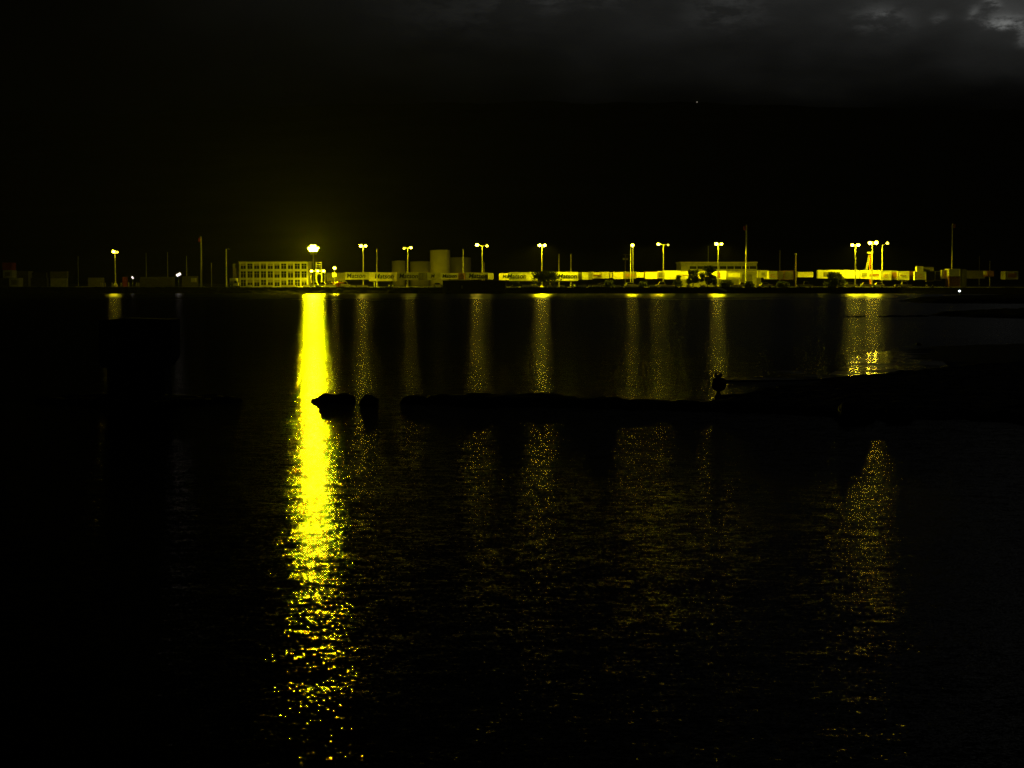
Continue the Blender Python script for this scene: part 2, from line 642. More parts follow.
t2.links.new(m2.outputs[0], n3.inputs['Vector'])
bp2 = nd(t2, 'ShaderNodeBump')
bp2.inputs['Strength'].default_value = 1
bp2.inputs['Distance'].default_value = 0.012
t2.links.new(n3.outputs[0], bp2.inputs['Height'])
t2.links.new(bp2.outputs[0], b2.inputs['Normal'])


def film(name, poly, tilt, z0):
    pts = [G(a, b) for a, b in poly]
    yfar = max(p.y for p in pts)
    n = len(pts)
    mb = MB()
    mb.add([(p.x, p.y, z0 + 0.005 + (yfar - p.y) * tilt) for p in pts] + [(p.x, p.y, -0.3) for p in pts],
           [tuple(range(n)), tuple(range(2 * n - 1, n - 1, -1))] + [(k, n + k, n + (k + 1) % n, (k + 1) % n) for k in range(n)])
    return tag(mb.build(name, wsand), kind='structure')


film('wet_sand', [(848, 361), (853, 357.5), (862, 356.5), (869, 353), (877, 351.3), (893, 350.5), (930, 350), (950, 371), (905, 376), (850, 381), (820, 384), (836, 375), (846, 368)], 0.0067, -0.02)
film('wet_sand', [(723, 381.6), (725, 379.9), (736, 379), (752, 378), (768, 375.5), (776, 371.5), (786, 370.6), (800, 371.5), (815, 374), (826, 380), (790, 381), (745, 381.6)], 0.005, 0.0)


def boulder(label, px, py, w, h, dpt, seed, name='boulder', m='wetlava', group=None, pts=None):
    bm = bmesh.new()
    bmesh.ops.create_icosphere(bm, subdivisions=4, radius=1.0)
    for v in bm.verts:
        c = v.co.copy()
        n = noise.noise(c * 1.3 + Vector((seed, 0, 0))) * 0.35 + noise.noise(c * 3.1 + Vector((seed, 5, 0))) * 0.16 + noise.noise(c * 7 + Vector((0, seed, 0))) * 0.06
        c *= 1 + n
        v.co = Vector((c.x * w / 2, c.y * dpt / 2, c.z * h))
    me = bpy.data.meshes.new(name)
    bm.to_mesh(me)
    bm.free()
    me.materials.append(M[m])
    for p in me.polygons:
        p.use_smooth = True
    o = bpy.data.objects.new(name, me)
    COL.objects.link(o)
    o.location = G(px, py)
    return tag(o, label, 'rock', group)


boulder('pointed black rock standing in the brightest lamp reflection', 331, 400.5, 1.2, 0.23, 0.7, 1.5)
boulder('low hump of black rock just right of the pointed rock in the reflection', 345, 401, 0.6, 0.27, 0.6, 4.4)
boulder('small round-backed rock alone in the dim second reflection', 368, 403.5, 0.6, 0.28, 0.5, 7.7)
boulder('big rounded boulder on the near edge of the reef below the wet sand', 853, 420, 1.15, 0.5, 0.8, 9.1)
boulder('squarish boulder at the right foot of the big rounded boulder', 899, 420, 0.9, 0.36, 0.7, 12.3)
boulder('flat-topped block of rock on the reef crest in the middle', 541, 402, 0.75, 0.30, 0.5, 15.2)
boulder('wide low rock mound near the left tip of the central reef', 478, 405, 1.5, 0.25, 0.8, 18.9)
boulder('small lone rock in the shallow water off the beach', 919, 345, 0.32, 0.14, 0.3, 21.0)
boulder('narrow rock at the left tip of the central reef', 415, 402, 0.9, 0.2, 0.5, 24.0)
for k, (px, w_) in enumerate([(849, 0.5), (857, 0.8), (864, 0.45), (884, 0.9), (892, 1.1), (901, 0.7), (911, 1.4), (922, 1.2)]):
    boulder('low wave-washed rock in the broken line crossing the far yellow reflections', px, 316.6 + 0.1 * (k % 2), w_ * 1.3, 0.13, 1.2, 30 + k, group='line of low rocks off the shore point')
# mushroom shaped rock at the tip of the sand
mr = MB()
bmr = bmesh.new()
prof = [(0.10, -0.1), (0.155, 0.04), (0.13, 0.12), (0.075, 0.22), (0.075, 0.28), (0.20, 0.34), (0.245, 0.42), (0.235, 0.60), (0.20, 0.70), (0.12, 0.74), (0.11, 0.80), (0.12, 0.84), (0.03, 0.80)]
mr.lathe(prof, 20)
mr.lathe([(0.05, 0.76), (0.05, 0.86), (0.03, 0.91), (0.005, 0.93)], 8, (-0.09, 0, 0))
mr.lathe([(0.045, 0.76), (0.045, 0.85), (0.03, 0.89), (0.005, 0.905)], 8, (0.085, 0, 0))
mro = mr.build('sea_stack', M['wetlava'], smooth=True)
for v in mro.data.vertices:
    n = noise.noise(v.co * 7) * 0.03
    v.co.x += n + 0.02 * noise.noise(v.co * 3 + Vector((4, 0, 0)))
    v.co.y += noise.noise(v.co * 6 + Vector((0, 9, 0))) * 0.04
mro.location = G(718.5, 399.5, 0)
tag(mro, 'black top-heavy rock with two knobs on a thin stem in a lamp reflection', 'rock')

# block on the left reef
dol = empty('pier_stump', G(141, 394))
dol.scale = (0.90, 0.9, 1.0)
tag(dol, 'big dark square block on a narrower base standing on the left reef', 'pier')
mb = MB()
mb.prism([(-1.36, 0.98), (-1.42, 1.2), (-1.42, 2.62), (-0.5, 2.70), (1.40, 2.66), (1.40, 1.35), (1.15, 0.98)], -0.9, 0.9)
mb.build('cap', M['dark_concrete'], dol)
mb = MB()
mb.prism([(-1.16, -0.3), (-1.16, 0.977), (1.05, 0.977), (1.12, -0.3)], -0.7, 0.7)
mb.build('base', M['dark_concrete'], dol)


# ------------------------------------------------------------------ lamps
def lens_mesh(mb, c, r, flat=0.7):
    # small faceted globe
    n = 6
    vs = [(c[0], c[1], c[2] + r * flat)]
    for zz, rr_ in ((0.45, 0.85), (-0.45, 0.85)):
        for k in range(n):
            a = 2 * PI * k / n
            vs.append((c[0] + r * rr_ * math.cos(a), c[1] + r * rr_ * math.sin(a), c[2] + r * flat * zz))
    vs.append((c[0], c[1], c[2] - r * flat))
    fs = [(0, 1 + k, 1 + (k + 1) % n) for k in range(n)]
    fs += [(1 + k, 1 + n + k, 1 + n + (k + 1) % n, 1 + (k + 1) % n) for k in range(n)]
    fs += [(1 + n + k, 1 + 2 * n, 1 + n + (k + 1) % n) for k in range(n)]
    mb.add(vs, fs)


def lamp_head(root, c, m, r, c_half=False, back=False):
    h = MB()
    x, y, z = c
    w = r * 0.95
    if back:
        b0, b1 = z + r * 0.66, z + r * 0.66 + 0.62 * w
        v_ = [(x - w, y - w * 0.8, b0), (x + w, y - w * 0.8, b0), (x + w, y + w * 0.8, b1), (x - w, y + w * 0.8, b1)]
        h.add(v_ + [(p_[0], p_[1], p_[2] + r * 0.25) for p_ in v_], [(0, 3, 2, 1), (4, 5, 6, 7), (0, 1, 5, 4), (1, 2, 6, 5), (2, 3, 7, 6), (3, 0, 4, 7)])
    else:
        h.prism([(x - w, z + r * 0.72), (x - w * 0.6, z + r * 1.0), (x + w * 0.6, z + r * 1.0), (x + w, z + r * 0.72), (x + w, z + r * 0.66), (x - w, z + r * 0.66)], y - w * 0.8, y + w * 0.8)
    ho = h.build('lamp_head', M['housing'], root)
    if m is not None:
        l = MB()
        lens_mesh(l, (x, y, z - r * 0.12), r * 0.86, 0.8)
        l.build('lens', m, ho)
        if m.name.split('.')[0] in ('sodium_glow_strong', 'sodium_glow'):
            d = MB()
            zz = z + r * 0.63
            zb_ = zz + (0.55 * w if back else 0)
            d.add([(x - w * 0.9, y - w * 0.7, zz), (x - w * 0.9, y + w * 0.7, zb_), (x + w * 0.9, y + w * 0.7, zb_), (x + w * 0.9, y - w * 0.7, zz)], [(0, 1, 2, 3)])
            me = bpy.data.meshes.new('diffuser')
            me.from_pydata(d.v, [], d.f)
            me.materials.append(M['down_low'] if back or root.location.x < -90 else ((M['down_half'] if c_half else M['down']) if 'strong' in m.name else M['down_weak']))
            do_ = bpy.data.objects.new('diffuser', me)
            COL.objects.link(do_)
            do_.parent = ho
            sk = MB()
            zl_, zh_ = zz - 0.075, z + r * 0.658
            sk.box(x - w, x + w, y - w * 0.8, y - w * 0.8 + 0.03, zl_, zh_)
            if not back:
                sk.box(x - w, x + w, y + w * 0.8 - 0.03, y + w * 0.8, zl_, zh_)
            if not back:
              sk.box(x - w, x - w + 0.03, y - w * 0.8 + 0.03, y + w * 0.8 - 0.03, zl_, zh_).box(x + w - 0.03, x + w, y - w * 0.8 + 0.03, y + w * 0.8 - 0.03, zl_, zh_)
            sk.build('skirt', M['housing'], ho)
    else:
        l = MB()
        lens_mesh(l, c, r * 0.5, 0.5)
        l.build('lens', M['glass'], ho)
    return ho


def mast(label, px, ytop, heads, Y, rad=0.13, joint=True, group='lit lamp posts around the container yard', plinth=False):
    top = P(px, ytop, Y)
    root = empty('lamp_post', (top.x, Y, YARD))
    tag(root, label, 'lamp post', group)
    H = top.z - YARD
    mb = MB()
    mb.tube((0, 0, 0.5), (0, 0, H), rad * 1.5, rad * 0.9, 10)
    mb.build('pole', M['galv'], root, smooth=False)
    if joint:
        jb = MB()
        jb.tube((0, 0, H * 0.36), (0, 0, H * 0.36 + 0.45), rad * 1.9, rad * 1.9, 10)
        jb.build('control_box', M['galv'], root)
    fb = MB()
    fb.lathe([(0.55, 0), (0.5, 0.1), (0.32, 0.5)] if not plinth else [(0.75, 0), (0.7, 0.7), (0.3, 1.4)], 10)
    fb.build('footing', M['concrete'], root)
    xs_ = [P(h[0], h[1], Y).x - top.x for h in heads]
    zs_ = [P(h[0], h[1], Y).z - YARD for h in heads]
    ab = MB()
    lo, hi = min(xs_ + [0]), max(xs_ + [0])
    if hi - lo > 0.2:
        for x_, z_ in zip(xs_, zs_):
            ab.tube((0, 0, H - 0.15), (x_, -0.3, z_ + 0.15), 0.07, 0.06, 6)
        ab.build('arm', M['galv'], root)
    for (h, x_, z_) in zip(heads, xs_, zs_):
        lamp_head(root, (x_, -0.35, z_), h[2], h[3], px > 850, Y > 605)
    return root


mk = M
mast('lone lit lamp post on the bare quay at the far left', 115.2, 252, [(113.8, 251.5, mk['lamp_mid'], 0.62), (117.3, 252, mk['lamp_faint'], 0.5)], 590, plinth=True)
mast('twin-headed lit lamp post first to the right of the brightest floodlight', 363.2, 246, [(361, 245.8, mk['lamp_strong'], 0.6), (365.6, 245.8, mk['lamp_mid'], 0.55)], 612)
mast('lit lamp post rising in front of the storage tanks, with two small heads', 407.6, 247.5, [(404.2, 248.3, mk['lamp_faint'], 0.5), (411, 247.6, mk['lamp_mid'], 0.5)], 611, rad=0.15)
mast('long-armed lamp post, bright head on its left, right of the tallest tank', 482.2, 245.8, [(477, 244.8, mk['lamp_strong'], 0.62), (487, 245.8, mk['lamp_weak'], 0.5)], 612, rad=0.11)
mast('lit lamp post with two bright heads close together above the spreading tree', 541.8, 245, [(539.6, 245.2, mk['lamp_strong'], 0.62), (544.6, 245.2, mk['lamp_strong'], 0.55)], 599)
mast('lit lamp post with one head seen edge-on next to a thin pole', 633, 245.3, [(632.4, 245.2, mk['lamp_mid'], 0.62)], 596, rad=0.11)
mast('slim lit lamp post with level arm, left head bright and right head small', 663.4, 244.6, [(658.4, 244.2, mk['lamp_mid'], 0.58), (668, 244.8, mk['lamp_faint'], 0.4)], 596, rad=0.1)
mast('lit lamp post standing in front of the long warehouse', 718.2, 244, [(716.4, 243.8, mk['lamp_strong'], 0.62), (721.4, 244, mk['lamp_mid'], 0.5)], 597, rad=0.14)
mast('leftmost lamp post of the lit trio at the right end of the yard', 855.6, 245, [(852.2, 245, mk['lamp_strong'], 0.6), (858, 245, mk['lamp_strong'], 0.62)], 598, rad=0.16)
mast('middle and brightest lamp post of the trio at the right end of the yard', 872.4, 242.8, [(869.8, 242.8, mk['lamp_strong'], 0.7), (876, 242.6, mk['lamp_strong'], 0.72)], 600, rad=0.15)
mast('lamp post with one tilted head on its right beside the middle lamp of the trio', 882.4, 245, [(887.2, 243, mk['lamp_weak'], 0.55)], 604, rad=0.13, joint=True)

# the great floodlight
Ym = 584.5
top = P(313.3, 251.5, Ym)
root = empty('floodlight_mast', (top.x, Ym, YARD))
tag(root, 'tall floodlight mast on the quay edge, by far the brightest light', 'floodlight')
H = top.z - YARD
MB().tube((0, 0, 0.4), (0, 0, H), 0.2, 0.13, 10).build('pole', M['galv'], root)
MB().lathe([(0.7, 0), (0.6, 0.3), (0.35, 0.4)], 10).build('footing', M['concrete'], root)
MB().box(-1.3, 1.3, -0.12, 0.02, H - 0.15, H + 0.0).build('crossbar', M['galv'], root)
for dx, dz in ((-0.9, 0.35), (0.0, 0.35), (0.9, 0.35), (-1.25, 1.05), (-0.42, 1.05), (0.42, 1.05), (1.25, 1.05), (-0.5, 1.75), (0.5, 1.75)):  # cluster enlarged to stand in for the lamp's glare
    h = MB()
    h.prism([(dx - 0.40, H + dz - 0.30), (dx + 0.40, H + dz - 0.30), (dx + 0.42, H + dz + 0.30), (dx - 0.42, H + dz + 0.30)], -0.35, 0.05)
    ho = h.build('floodlight', M['housing'], root)
    l = MB()
    l.add([(dx - 0.33, -0.36, H + dz - 0.24), (dx + 0.33, -0.36, H + dz - 0.24), (dx + 0.33, -0.36, H + dz + 0.24), (dx - 0.33, -0.36, H + dz + 0.24)], [(0, 1, 2, 3)])
    l.build('lens', M['lamp_main'], ho)

for sx, az_ in ((-1, 0.75), (1, -0.85)):  # unseen fill lamps added to brighten the building and containers
    h = MB().box(-0.45, 0.45, -0.1, 0.3, -0.32, 0.32).build('added_fill_light', M['housing'], root)
    h.location = (sx * 0.55, 0.35, H - 0.6)
    h.rotation_euler = (0.45, 0, az_)
    l = MB()
    l.add([(-0.38, 0.31, -0.26), (-0.38, 0.31, 0.26), (0.38, 0.31, 0.26), (0.38, 0.31, -0.26)], [(0, 1, 2, 3)])
    l.build('lens', M['fill_light'], h)

# three lower lamps on a rack and single lamp
c = P(318, 286, 592)
root = empty('lamp_rack', (c.x, 592, YARD))
tag(root, 'low steel rack carrying three lamps in a row under the great floodlight', 'lamp rack')
z = P(318, 271.2, 592).z - YARD
for sx in (-2.3, 2.3):
    MB().tube((sx, 0, 0), (sx, 0, z), 0.06, 0.05, 6).build('post', M['galv'], root)
MB().box(-2.5, 2.5, -0.05, 0.05, z, z + 0.1).build('crossbar', M['galv'], root)
for px in (311.6, 317.8, 323.6):
    lamp_head(root, (P(px, 271, 592).x - c.x, -0.3, z + 0.1), M['lamp_mid'], 0.5)
c = P(334.7, 286, 594)
root = empty('lamp_post', (c.x, 594, YARD))
tag(root, 'short lamp post with a pale box below its lamp, right of the lamp rack', 'lamp post')
z = P(334.7, 268, 594).z - YARD
MB().tube((0, 0, 0), (0, 0, z), 0.07, 0.06, 6).build('pole', M['galv'], root)
MB().box(-0.75, 0.6, -0.35, 0.35, z - 2.9, z - 1.6).build('control_box', M['white'], root)
lamp_head(root, (0, -0.3, z), M['lamp_mid'], 0.6)


def spot(label, px, py, ybase, Y, m, r, tilt, cat='lamp', name='work_lamp', pole=True):
    c = P(px, py, Y)
    root = empty(name, (c.x, Y, YARD))
    tag(root, label, cat)
    z = c.z - YARD
    MB().tube((0, 0.1, 0), (0, 0.1, z), 0.06, 0.05, 6).build('pole', M['galv'], root)
    h = MB().box(-r * 1.05, r * 1.05, 0.0, 0.25, -r * 0.6, r * 0.6).build('lamp_head', M['housing'], root)
    h.location = (0, -0.05, z)
    h.rotation_euler = (0, tilt, 0)
    MB().box(-r * 0.95, r * 0.95, -0.06, -0.01, -r * 0.5, r * 0.5).build('lens', m, h)
    return root


spot('white work lamp low above the quay right of the lone left lamp post', 132.6, 277.6, 285, 588, M['lamp_white'], 0.42, 0.9)
spot('tilted pinkish-white floodlight low on the dark quay, left of the tall unlit pole', 178.6, 274.6, 285, 592, M['lamp_white'], 0.8, -0.5)
c = P(175.2, 277.4, 592)
# small blue white lamp low on the shore at the right
c = G(959.5, 298, 0)
root = empty('shore_lamp', (P(959.5, 291, 470).x, 470, 0.2))
tag(root, 'tiny blue-white lamp low on the dark shore at the right', 'lamp')
zl = P(959.5, 291, 470).z - 0.2
MB().tube((0, 0, 0), (0, 0, zl - 0.1), 0.05, 0.05, 6).build('post', M['galv'], root)
l = MB()
lens_mesh(l, (0, 0, zl), 0.3, 0.8)
l.build('lens', M['lamp_blue'], root)
# light high on the mountain
hx = P(697, 102, MY - 30)
root = empty('hillside_lamp', (hx.x, MY - 30, hill_z(hx.x, MY - 30)))
tag(root, 'single tiny light near the crest of the dark mountain', 'lamp')
hz_ = P(697, 102.5, MY - 30).z - root.location.z
MB().tube((0, 0, -3), (0, 0, max(2, hz_)), 0.4, 0.3, 6).build('post', M['galv'], root)
l = MB()
lens_mesh(l, (0, 0, max(2, hz_) + 0.8), 0.9, 0.9)
l.build('lens', M['lamp_star'], root)


# ------------------------------------------------------------------ unlit poles
def pole(label, px, ytop, Y, r=0.11, head=None, dark=False, x2=None):
    tp = P(px, ytop, Y)
    root = empty('pole', (tp.x, Y, YARD))
    tag(root, label, 'pole')
    H = tp.z - YARD
    MB().tube((0, 0, 0), (0, 0, H), r * 1.5, r, 8).build('shaft', M['galv'] if not dark else M['wood'], root)
    if head == 'hook':
        MB().tube((0, 0, H - 0.1), (0.9, 0, H + 0.15), 0.06, 0.05, 6).tube((0.9, 0, H + 0.15), (1.0, 0, H - 0.15), 0.12, 0.1, 6).build('arm', M['galv'], root)
    if head == 'box':
        MB().box(-0.95, -0.15, -0.3, 0.3, H - 1.9, H - 0.5).tube((-0.6, 0, H - 0.5), (-0.6, 0, H + 0.9), 0.05, 0.04, 6).build('siren_box', M['red'], root)
    if head == 'boxr':
        MB().box(0.12, 0.95, -0.3, 0.3, H - 1.6, H - 0.3).build('siren_box', M['brown'], root)
    if head == 'cross':
        MB().box(-1.1, 1.1, -0.08, 0.08, H - 0.35, H - 0.2).build('crossarm', M['wood'], root)
        MB().box(-0.95, -0.3, -0.25, 0.25, H - 2.2, H - 1.5).build('transformer', M['grey'], root)
        MB().box(0.3, 0.95, -0.25, 0.25, H - 2.2, H - 1.5).build('transformer', M['grey'], root)
    if head == 'ring':
        MB().tube((0, 0, H - 0.3), (0, 0, H), r * 2.2, r * 2.2, 8).build('cap', M['galv'], root)
    return root


pole('very faint thin pole far behind the quay left of the tilted white floodlight', 146, 253, 760, 0.1)
pole('faint thin pole standing straight above the tilted white floodlight area', 167.5, 252, 720, 0.1)
pole('faint short pole between the tilted white floodlight and the tall unlit pole', 186.5, 256, 700, 0.1)
pole('tall unlit pole with a small box at its top on the dark left quay', 201, 236.5, 612, 0.22, 'box')
pole('unlit pole with a short hooked arm at the left of the white-framed building', 226, 249, 600, 0.2, 'hook')
pole('thin leaning-looking short pole between the two tall unlit poles on the left', 211.5, 263, 640, 0.08)
pole('unlit pole right of the first twin-headed lamp, running down in front of a container', 376.8, 248.8, 600, 0.16)
pole('unlit pole in front of the squat tank right of the tallest tank', 463, 249, 608, 0.15)
pole('short dark pole close behind the long-armed lamp post', 484, 262, 640, 0.12, dark=True)
pole('dim pole right of the spreading tree, the nearer to the tree of two', 559, 254, 650, 0.17)
pole('dim pole right of the spreading tree, the farther from the tree of two', 571, 254, 650, 0.15)
pole('utility pole with crossarm and two pale transformers', 625.5, 254, 660, 0.13, 'cross', dark=True)
pole('thin bare pole immediately left of the edge-on lamp post', 630.6, 246.5, 604, 0.09)
pole('faint pole rising behind the middle of the long warehouse', 708.3, 246, 720, 0.13)
pole('very tall unlit pole with a reddish box at its top, in front of the warehouse', 746.4, 224.5, 596, 0.2, 'box')
pole('faint dim pole above the container with the square window panel', 780, 250, 680, 0.16)
pole('grey pole with a cap left of the small far row of crates', 795.8, 253.5, 606, 0.18, 'ring', dark=True)
pole('very tall slim pole with a brown box at its top near the right edge', 952.6, 223, 604, 0.18, 'boxr')
pole('barely visible pole above the long dim shed at the right', 979.5, 256, 700, 0.12)
pole('barely visible pole above the reddish box at the right', 990, 261, 640, 0.10, 'ring')
pole('faint pole beyond the dim boxes at the far left', 78, 256, 760, 0.1)

# lattice crane by the middle lamp of the trio
b0 = P(866, 272, 612)
root = empty('crane', (P(870, 286, 612).x, 612, YARD))
tag(root, 'orange lattice crane with a slanting boom beside the middle lamp of the trio', 'crane')
ox = root.location.x


def lattice(mb, a, b, w, n, r=0.05):
    a, b = Vector(a), Vector(b)
    d = (b - a).normalized()
    u = Vector((0, 1, 0)).cross(d).normalized() * w / 2
    v = Vector((0, 1, 0)) * w / 2
    cs = [u + v, u - v, -u - v, -u + v]
    for c_ in cs:
        mb.tube(a + c_, b + c_, r, r, 5)
    for k in range(n):
        p, q = a.lerp(b, k / n), a.lerp(b, (k + 1) / n)
        for i in range(4):
            j = (i + 1) % 4
            mb.tube(p + cs[i], q + cs[j], r * 0.6, r * 0.6, 4)


def L(px, py, Y=612):
    p = P(px, py, Y)
    return (p.x - ox, 0, p.z - YARD)


mb = MB()
lattice(mb, (L(870.6, 286)[0], 0, 0), L(870.6, 254), 0.6, 14, 0.05)
mb.build('mast', M['orange'], root)
mb = MB()
lattice(mb, L(866, 272), L(869.4, 255), 0.5, 10, 0.06)
mb.build('boom', M['galv'], root)
mb = MB()
p = L(869.5, 252.8)
mb.box(p[0] - 0.8, p[0] + 1.0, -0.4, 0.4, p[2] - 0.25, p[2] + 0.25)
mb.build('head_frame', M['white'], root)

# small lattice tower behind the great floodlight
root = empty('lattice_tower', (P(319, 286, 598).x, 598, YARD))
tag(root, 'short steel ladder tower just right of the great floodlight pole', 'tower')
mb = MB()
zt = P(319, 262, 598).z - YARD
for sx in (-0.9, 0.9):
    for sy in (-0.8, 0.8):
        mb.tube((sx, sy, 0), (sx, sy, zt), 0.07, 0.07, 6)
mb.build('frame', M['galv'], root)
for k in range(6):
    zz = zt - 0.1 - k * 0.75
    MB().box(-1.05, 1.05, -0.85, -0.75, zz - 0.12, zz).build('rung', M['galv'], root)


# ------------------------------------------------------------------ containers
def container_mesh(Lx, D, Hh, m):
    """corrugated box: body without frame; origin at bottom centre front face at y=0"""
    mb = MB()
    prof = []
    n = max(4, int(Lx / 0.28))
    pts = []
    for i in range(n):
        x = -Lx / 2 + 0.08 + (Lx - 0.16) * i / n
        dx = (Lx - 0.16) / n
        pts += [(x, 0.05), (x + dx * 0.35, 0.05), (x + dx * 0.5, 0.09), (x + dx * 0.85, 0.09)]
    pts.append((Lx / 2 - 0.08, 0.05))
    ring = pts + [(Lx / 2 - 0.05, 0.1), (Lx / 2 - 0.05, D - 0.1)] + [(x, D - y) for x, y in reversed(pts)] + [(-Lx / 2 + 0.05, D - 0.1), (-Lx / 2 + 0.05, 0.1)]
    k = len(ring)
    vs = [(x, y, 0.1) for x, y in ring] + [(x, y, Hh - 0.06) for x, y in ring]
    fs = [(i, (i + 1) % k, k + (i + 1) % k, k + i) for i in range(k)]
    fs += [tuple(range(k - 1, -1, -1)), tuple(range(k, 2 * k))]
    mb.add(vs, fs)
    return mb


def frame_mb(Lx, D, Hh):
    mb = MB()
    h = Lx / 2
    for sx in (-1, 1):
        for y in (0, D):
            y0 = y if y == 0 else y - 0.12
            x0 = -h if sx < 0 else h - 0.12
            mb.box(x0, x0 + 0.12, y0, y0 + 0.12, 0, Hh)
    for z0 in (0.0, Hh - 0.14):
        for y in (0.01, D - 0.09):
            mb.box(-h + 0.12, h - 0.12, y, y + 0.08, z0 + 0.01, z0 + 0.13)
        for x in (-h + 0.01, h - 0.09):
            mb.box(x, x + 0.08, 0.12, D - 0.12, z0 + 0.012, z0 + 0.128)
    return mb


TXT = {}


def text_mesh(s, size, m, bold=0.02):
    key = (s, round(size, 2), m.name)
    if key in TXT:
        return TXT[key]
    cu = bpy.data.curves.new('lettering', 'FONT')
    cu.body = s
    cu.size = size
    cu.align_x = 'CENTER'
    cu.align_y = 'CENTER'
    cu.extrude = 0.01
    cu.offset = bold * size
    cu.shear = 0.15
    o = bpy.data.objects.new('lettering', cu)
    COL.objects.link(o)
    bpy.context.view_layer.update()
    me = bpy.data.meshes.new_from_object(o.evaluated_get(bpy.context.evaluated_depsgraph_get()))
    bpy.data.objects.remove(o)
    me.materials.clear()
    me.materials.append(m)
    TXT[key] = me
    return me


def lettering(root, s, size, x, y, z, m=None, sx=1.0):
    o = bpy.data.objects.new('lettering', text_mesh(s, size, m or M['ink']))
    COL.objects.link(o)
    o.parent = root
    o.location = (x, y, z)
    o.rotation_euler = (PI / 2, 0, 0)
    o.scale = (sx, 1, 1)
    return o


def container(label, x0, x1, yt, yb, Y, m, text=None, D=2.44, end=False, emblem=False, tx=None, frame=None, group=None, name='shipping_container', panel=None):
    a, b = P(x0, yt, Y), P(x1, yb, Y)
    w = b.x - a.x
    hgt = a.z - b.z
    zb = b.z
    grounded = zb < YARD + 0.5
    if grounded:
        hgt += zb - YARD - 0.0
        zb = YARD
    root = empty(name, ((a.x + b.x) / 2, Y, zb))
    tag(root, label, 'container', group)
    container_mesh(w, D, hgt, m).build('body', M[m], root)
    frame_mb(w, D, hgt).build('frame', M[frame or m], root)
    if end:
        for sx in (-1, 1):
            d = MB()
            x_ = sx * (w / 4 - 0.02)
            d.box(x_ - w / 4 + 0.10, x_ + w / 4 - 0.10, 0.015, 0.045, 0.16, hgt - 0.16)
            do = d.build('door', M[m], root)
            r_ = MB()
            for q in (-0.35, 0.35):
                r_.tube((x_ + q * w / 4, -0.01, 0.2), (x_ + q * w / 4, -0.01, hgt - 0.2), 0.02, 0.02, 5)
            r_.build('lock_rod', M['galv'], do)
    if text:
        lettering(root, text, 2.15 if w > 6.9 else 1.6, (tx if tx is not None else 0) * w / 2, 0.0, hgt * 0.5, sx=1.0)
    if panel:
        MB().box(-w * panel[0], w * panel[0], -0.03, 0.0, hgt * (0.5 - panel[1]), hgt * (0.5 + panel[1])).build('panel', M[panel[2]], root)
    if emblem:
        e = MB()
        for k in range(10):
            a0, a1 = 2 * PI * k / 12 + 0.6, 2 * PI * (k + 1) / 12 + 0.6
            R0, R1 = 0.55, 0.42
            for (q0, q1) in ((a0, a1),):
                vs = [(1.5 * R0 * math.cos(q0), -0.02, R0 * math.sin(q0)), (1.5 * R0 * math.cos(q1), -0.02, R0 * math.sin(q1)), (1.5 * R1 * math.cos(q1), -0.02, R1 * math.sin(q1)), (1.5 * R1 * math.cos(q0), -0.02, R1 * math.sin(q0))]
                vs += [(x, 0.03, z_) for x, _, z_ in vs]
                e.add([(x, y, z_ + hgt * 0.45) for x, y, z_ in vs], [(0, 1, 2, 3), (4, 7, 6, 5), (0, 4, 5, 1), (1, 5, 6, 2), (2, 6, 7, 3), (3, 7, 4, 0)])
        e.build('emblem', M['orange'], root)
    if not grounded and hgt > 1.5 and zb < YARD + 2.2:
        chassis(root.location.x, Y, w, D, zb, label)
    return root


NCH = [0]


def wheel_mb(r=0.5, w=0.5):
    return MB().lathe([(r * 0.6, -w / 2), (r, -w / 2 + 0.04), (r, w / 2 - 0.04), (r * 0.6, w / 2)], 14)


def add_wheel(root, x, y, z, r=0.5, w=0.45, name='wheel'):
    o = wheel_mb(r, w).build(name, M['rubber'], root, True)
    o.location = (x, y, z)
    o.rotation_euler = (PI / 2, 0, 0)
    h = MB().lathe([(r * 0.5, -w / 2 - 0.02), (r * 0.5, w / 2 + 0.02)], 10).build('hub', M['galv'], o)
    return o


def chassis(x, Y, w, D, ztop, label):
    root = empty('container_chassis', (x, Y, YARD))
    short = label.replace('container', 'box')
    tag(root, ('chassis under the ' + short)[:400], 'trailer', 'chassis trailers under containers')
    z = ztop - YARD - 0.01
    mb = MB()
    for y in (0.7, D - 0.9):
        mb.box(-w / 2 + 0.05, w / 2 - 0.05, y, y + 0.2, z - 0.3, z)
    for k in range(5):
        xx = -w / 2 + 0.2 + (w - 0.4) * k / 4
        mb.box(xx - 0.08, xx + 0.08, 0.1, D - 0.1, z - 0.2, z - 0.05)
    mb.build('beam', M['dull'], root)
    if w > 5:
        for xx in (w / 2 - 1.2, w / 2 - 2.4):
            for y in (0.3, D - 0.3):
                add_wheel(root, xx, y, 0.5)
        for y in (0.5, D - 0.5):
            MB().box(-w / 2 + 1.6, -w / 2 + 1.8, y - 0.08, y + 0.08, 0.0, z - 0.3).build('leg', M['galv'], root)
    else:
        add_wheel(root, -w / 2 + 0.35, 1.2, 0.5)
        add_wheel(root, w / 2 - 0.35, 1.2, 0.5)
    return root


T = 'Matson'
C = container
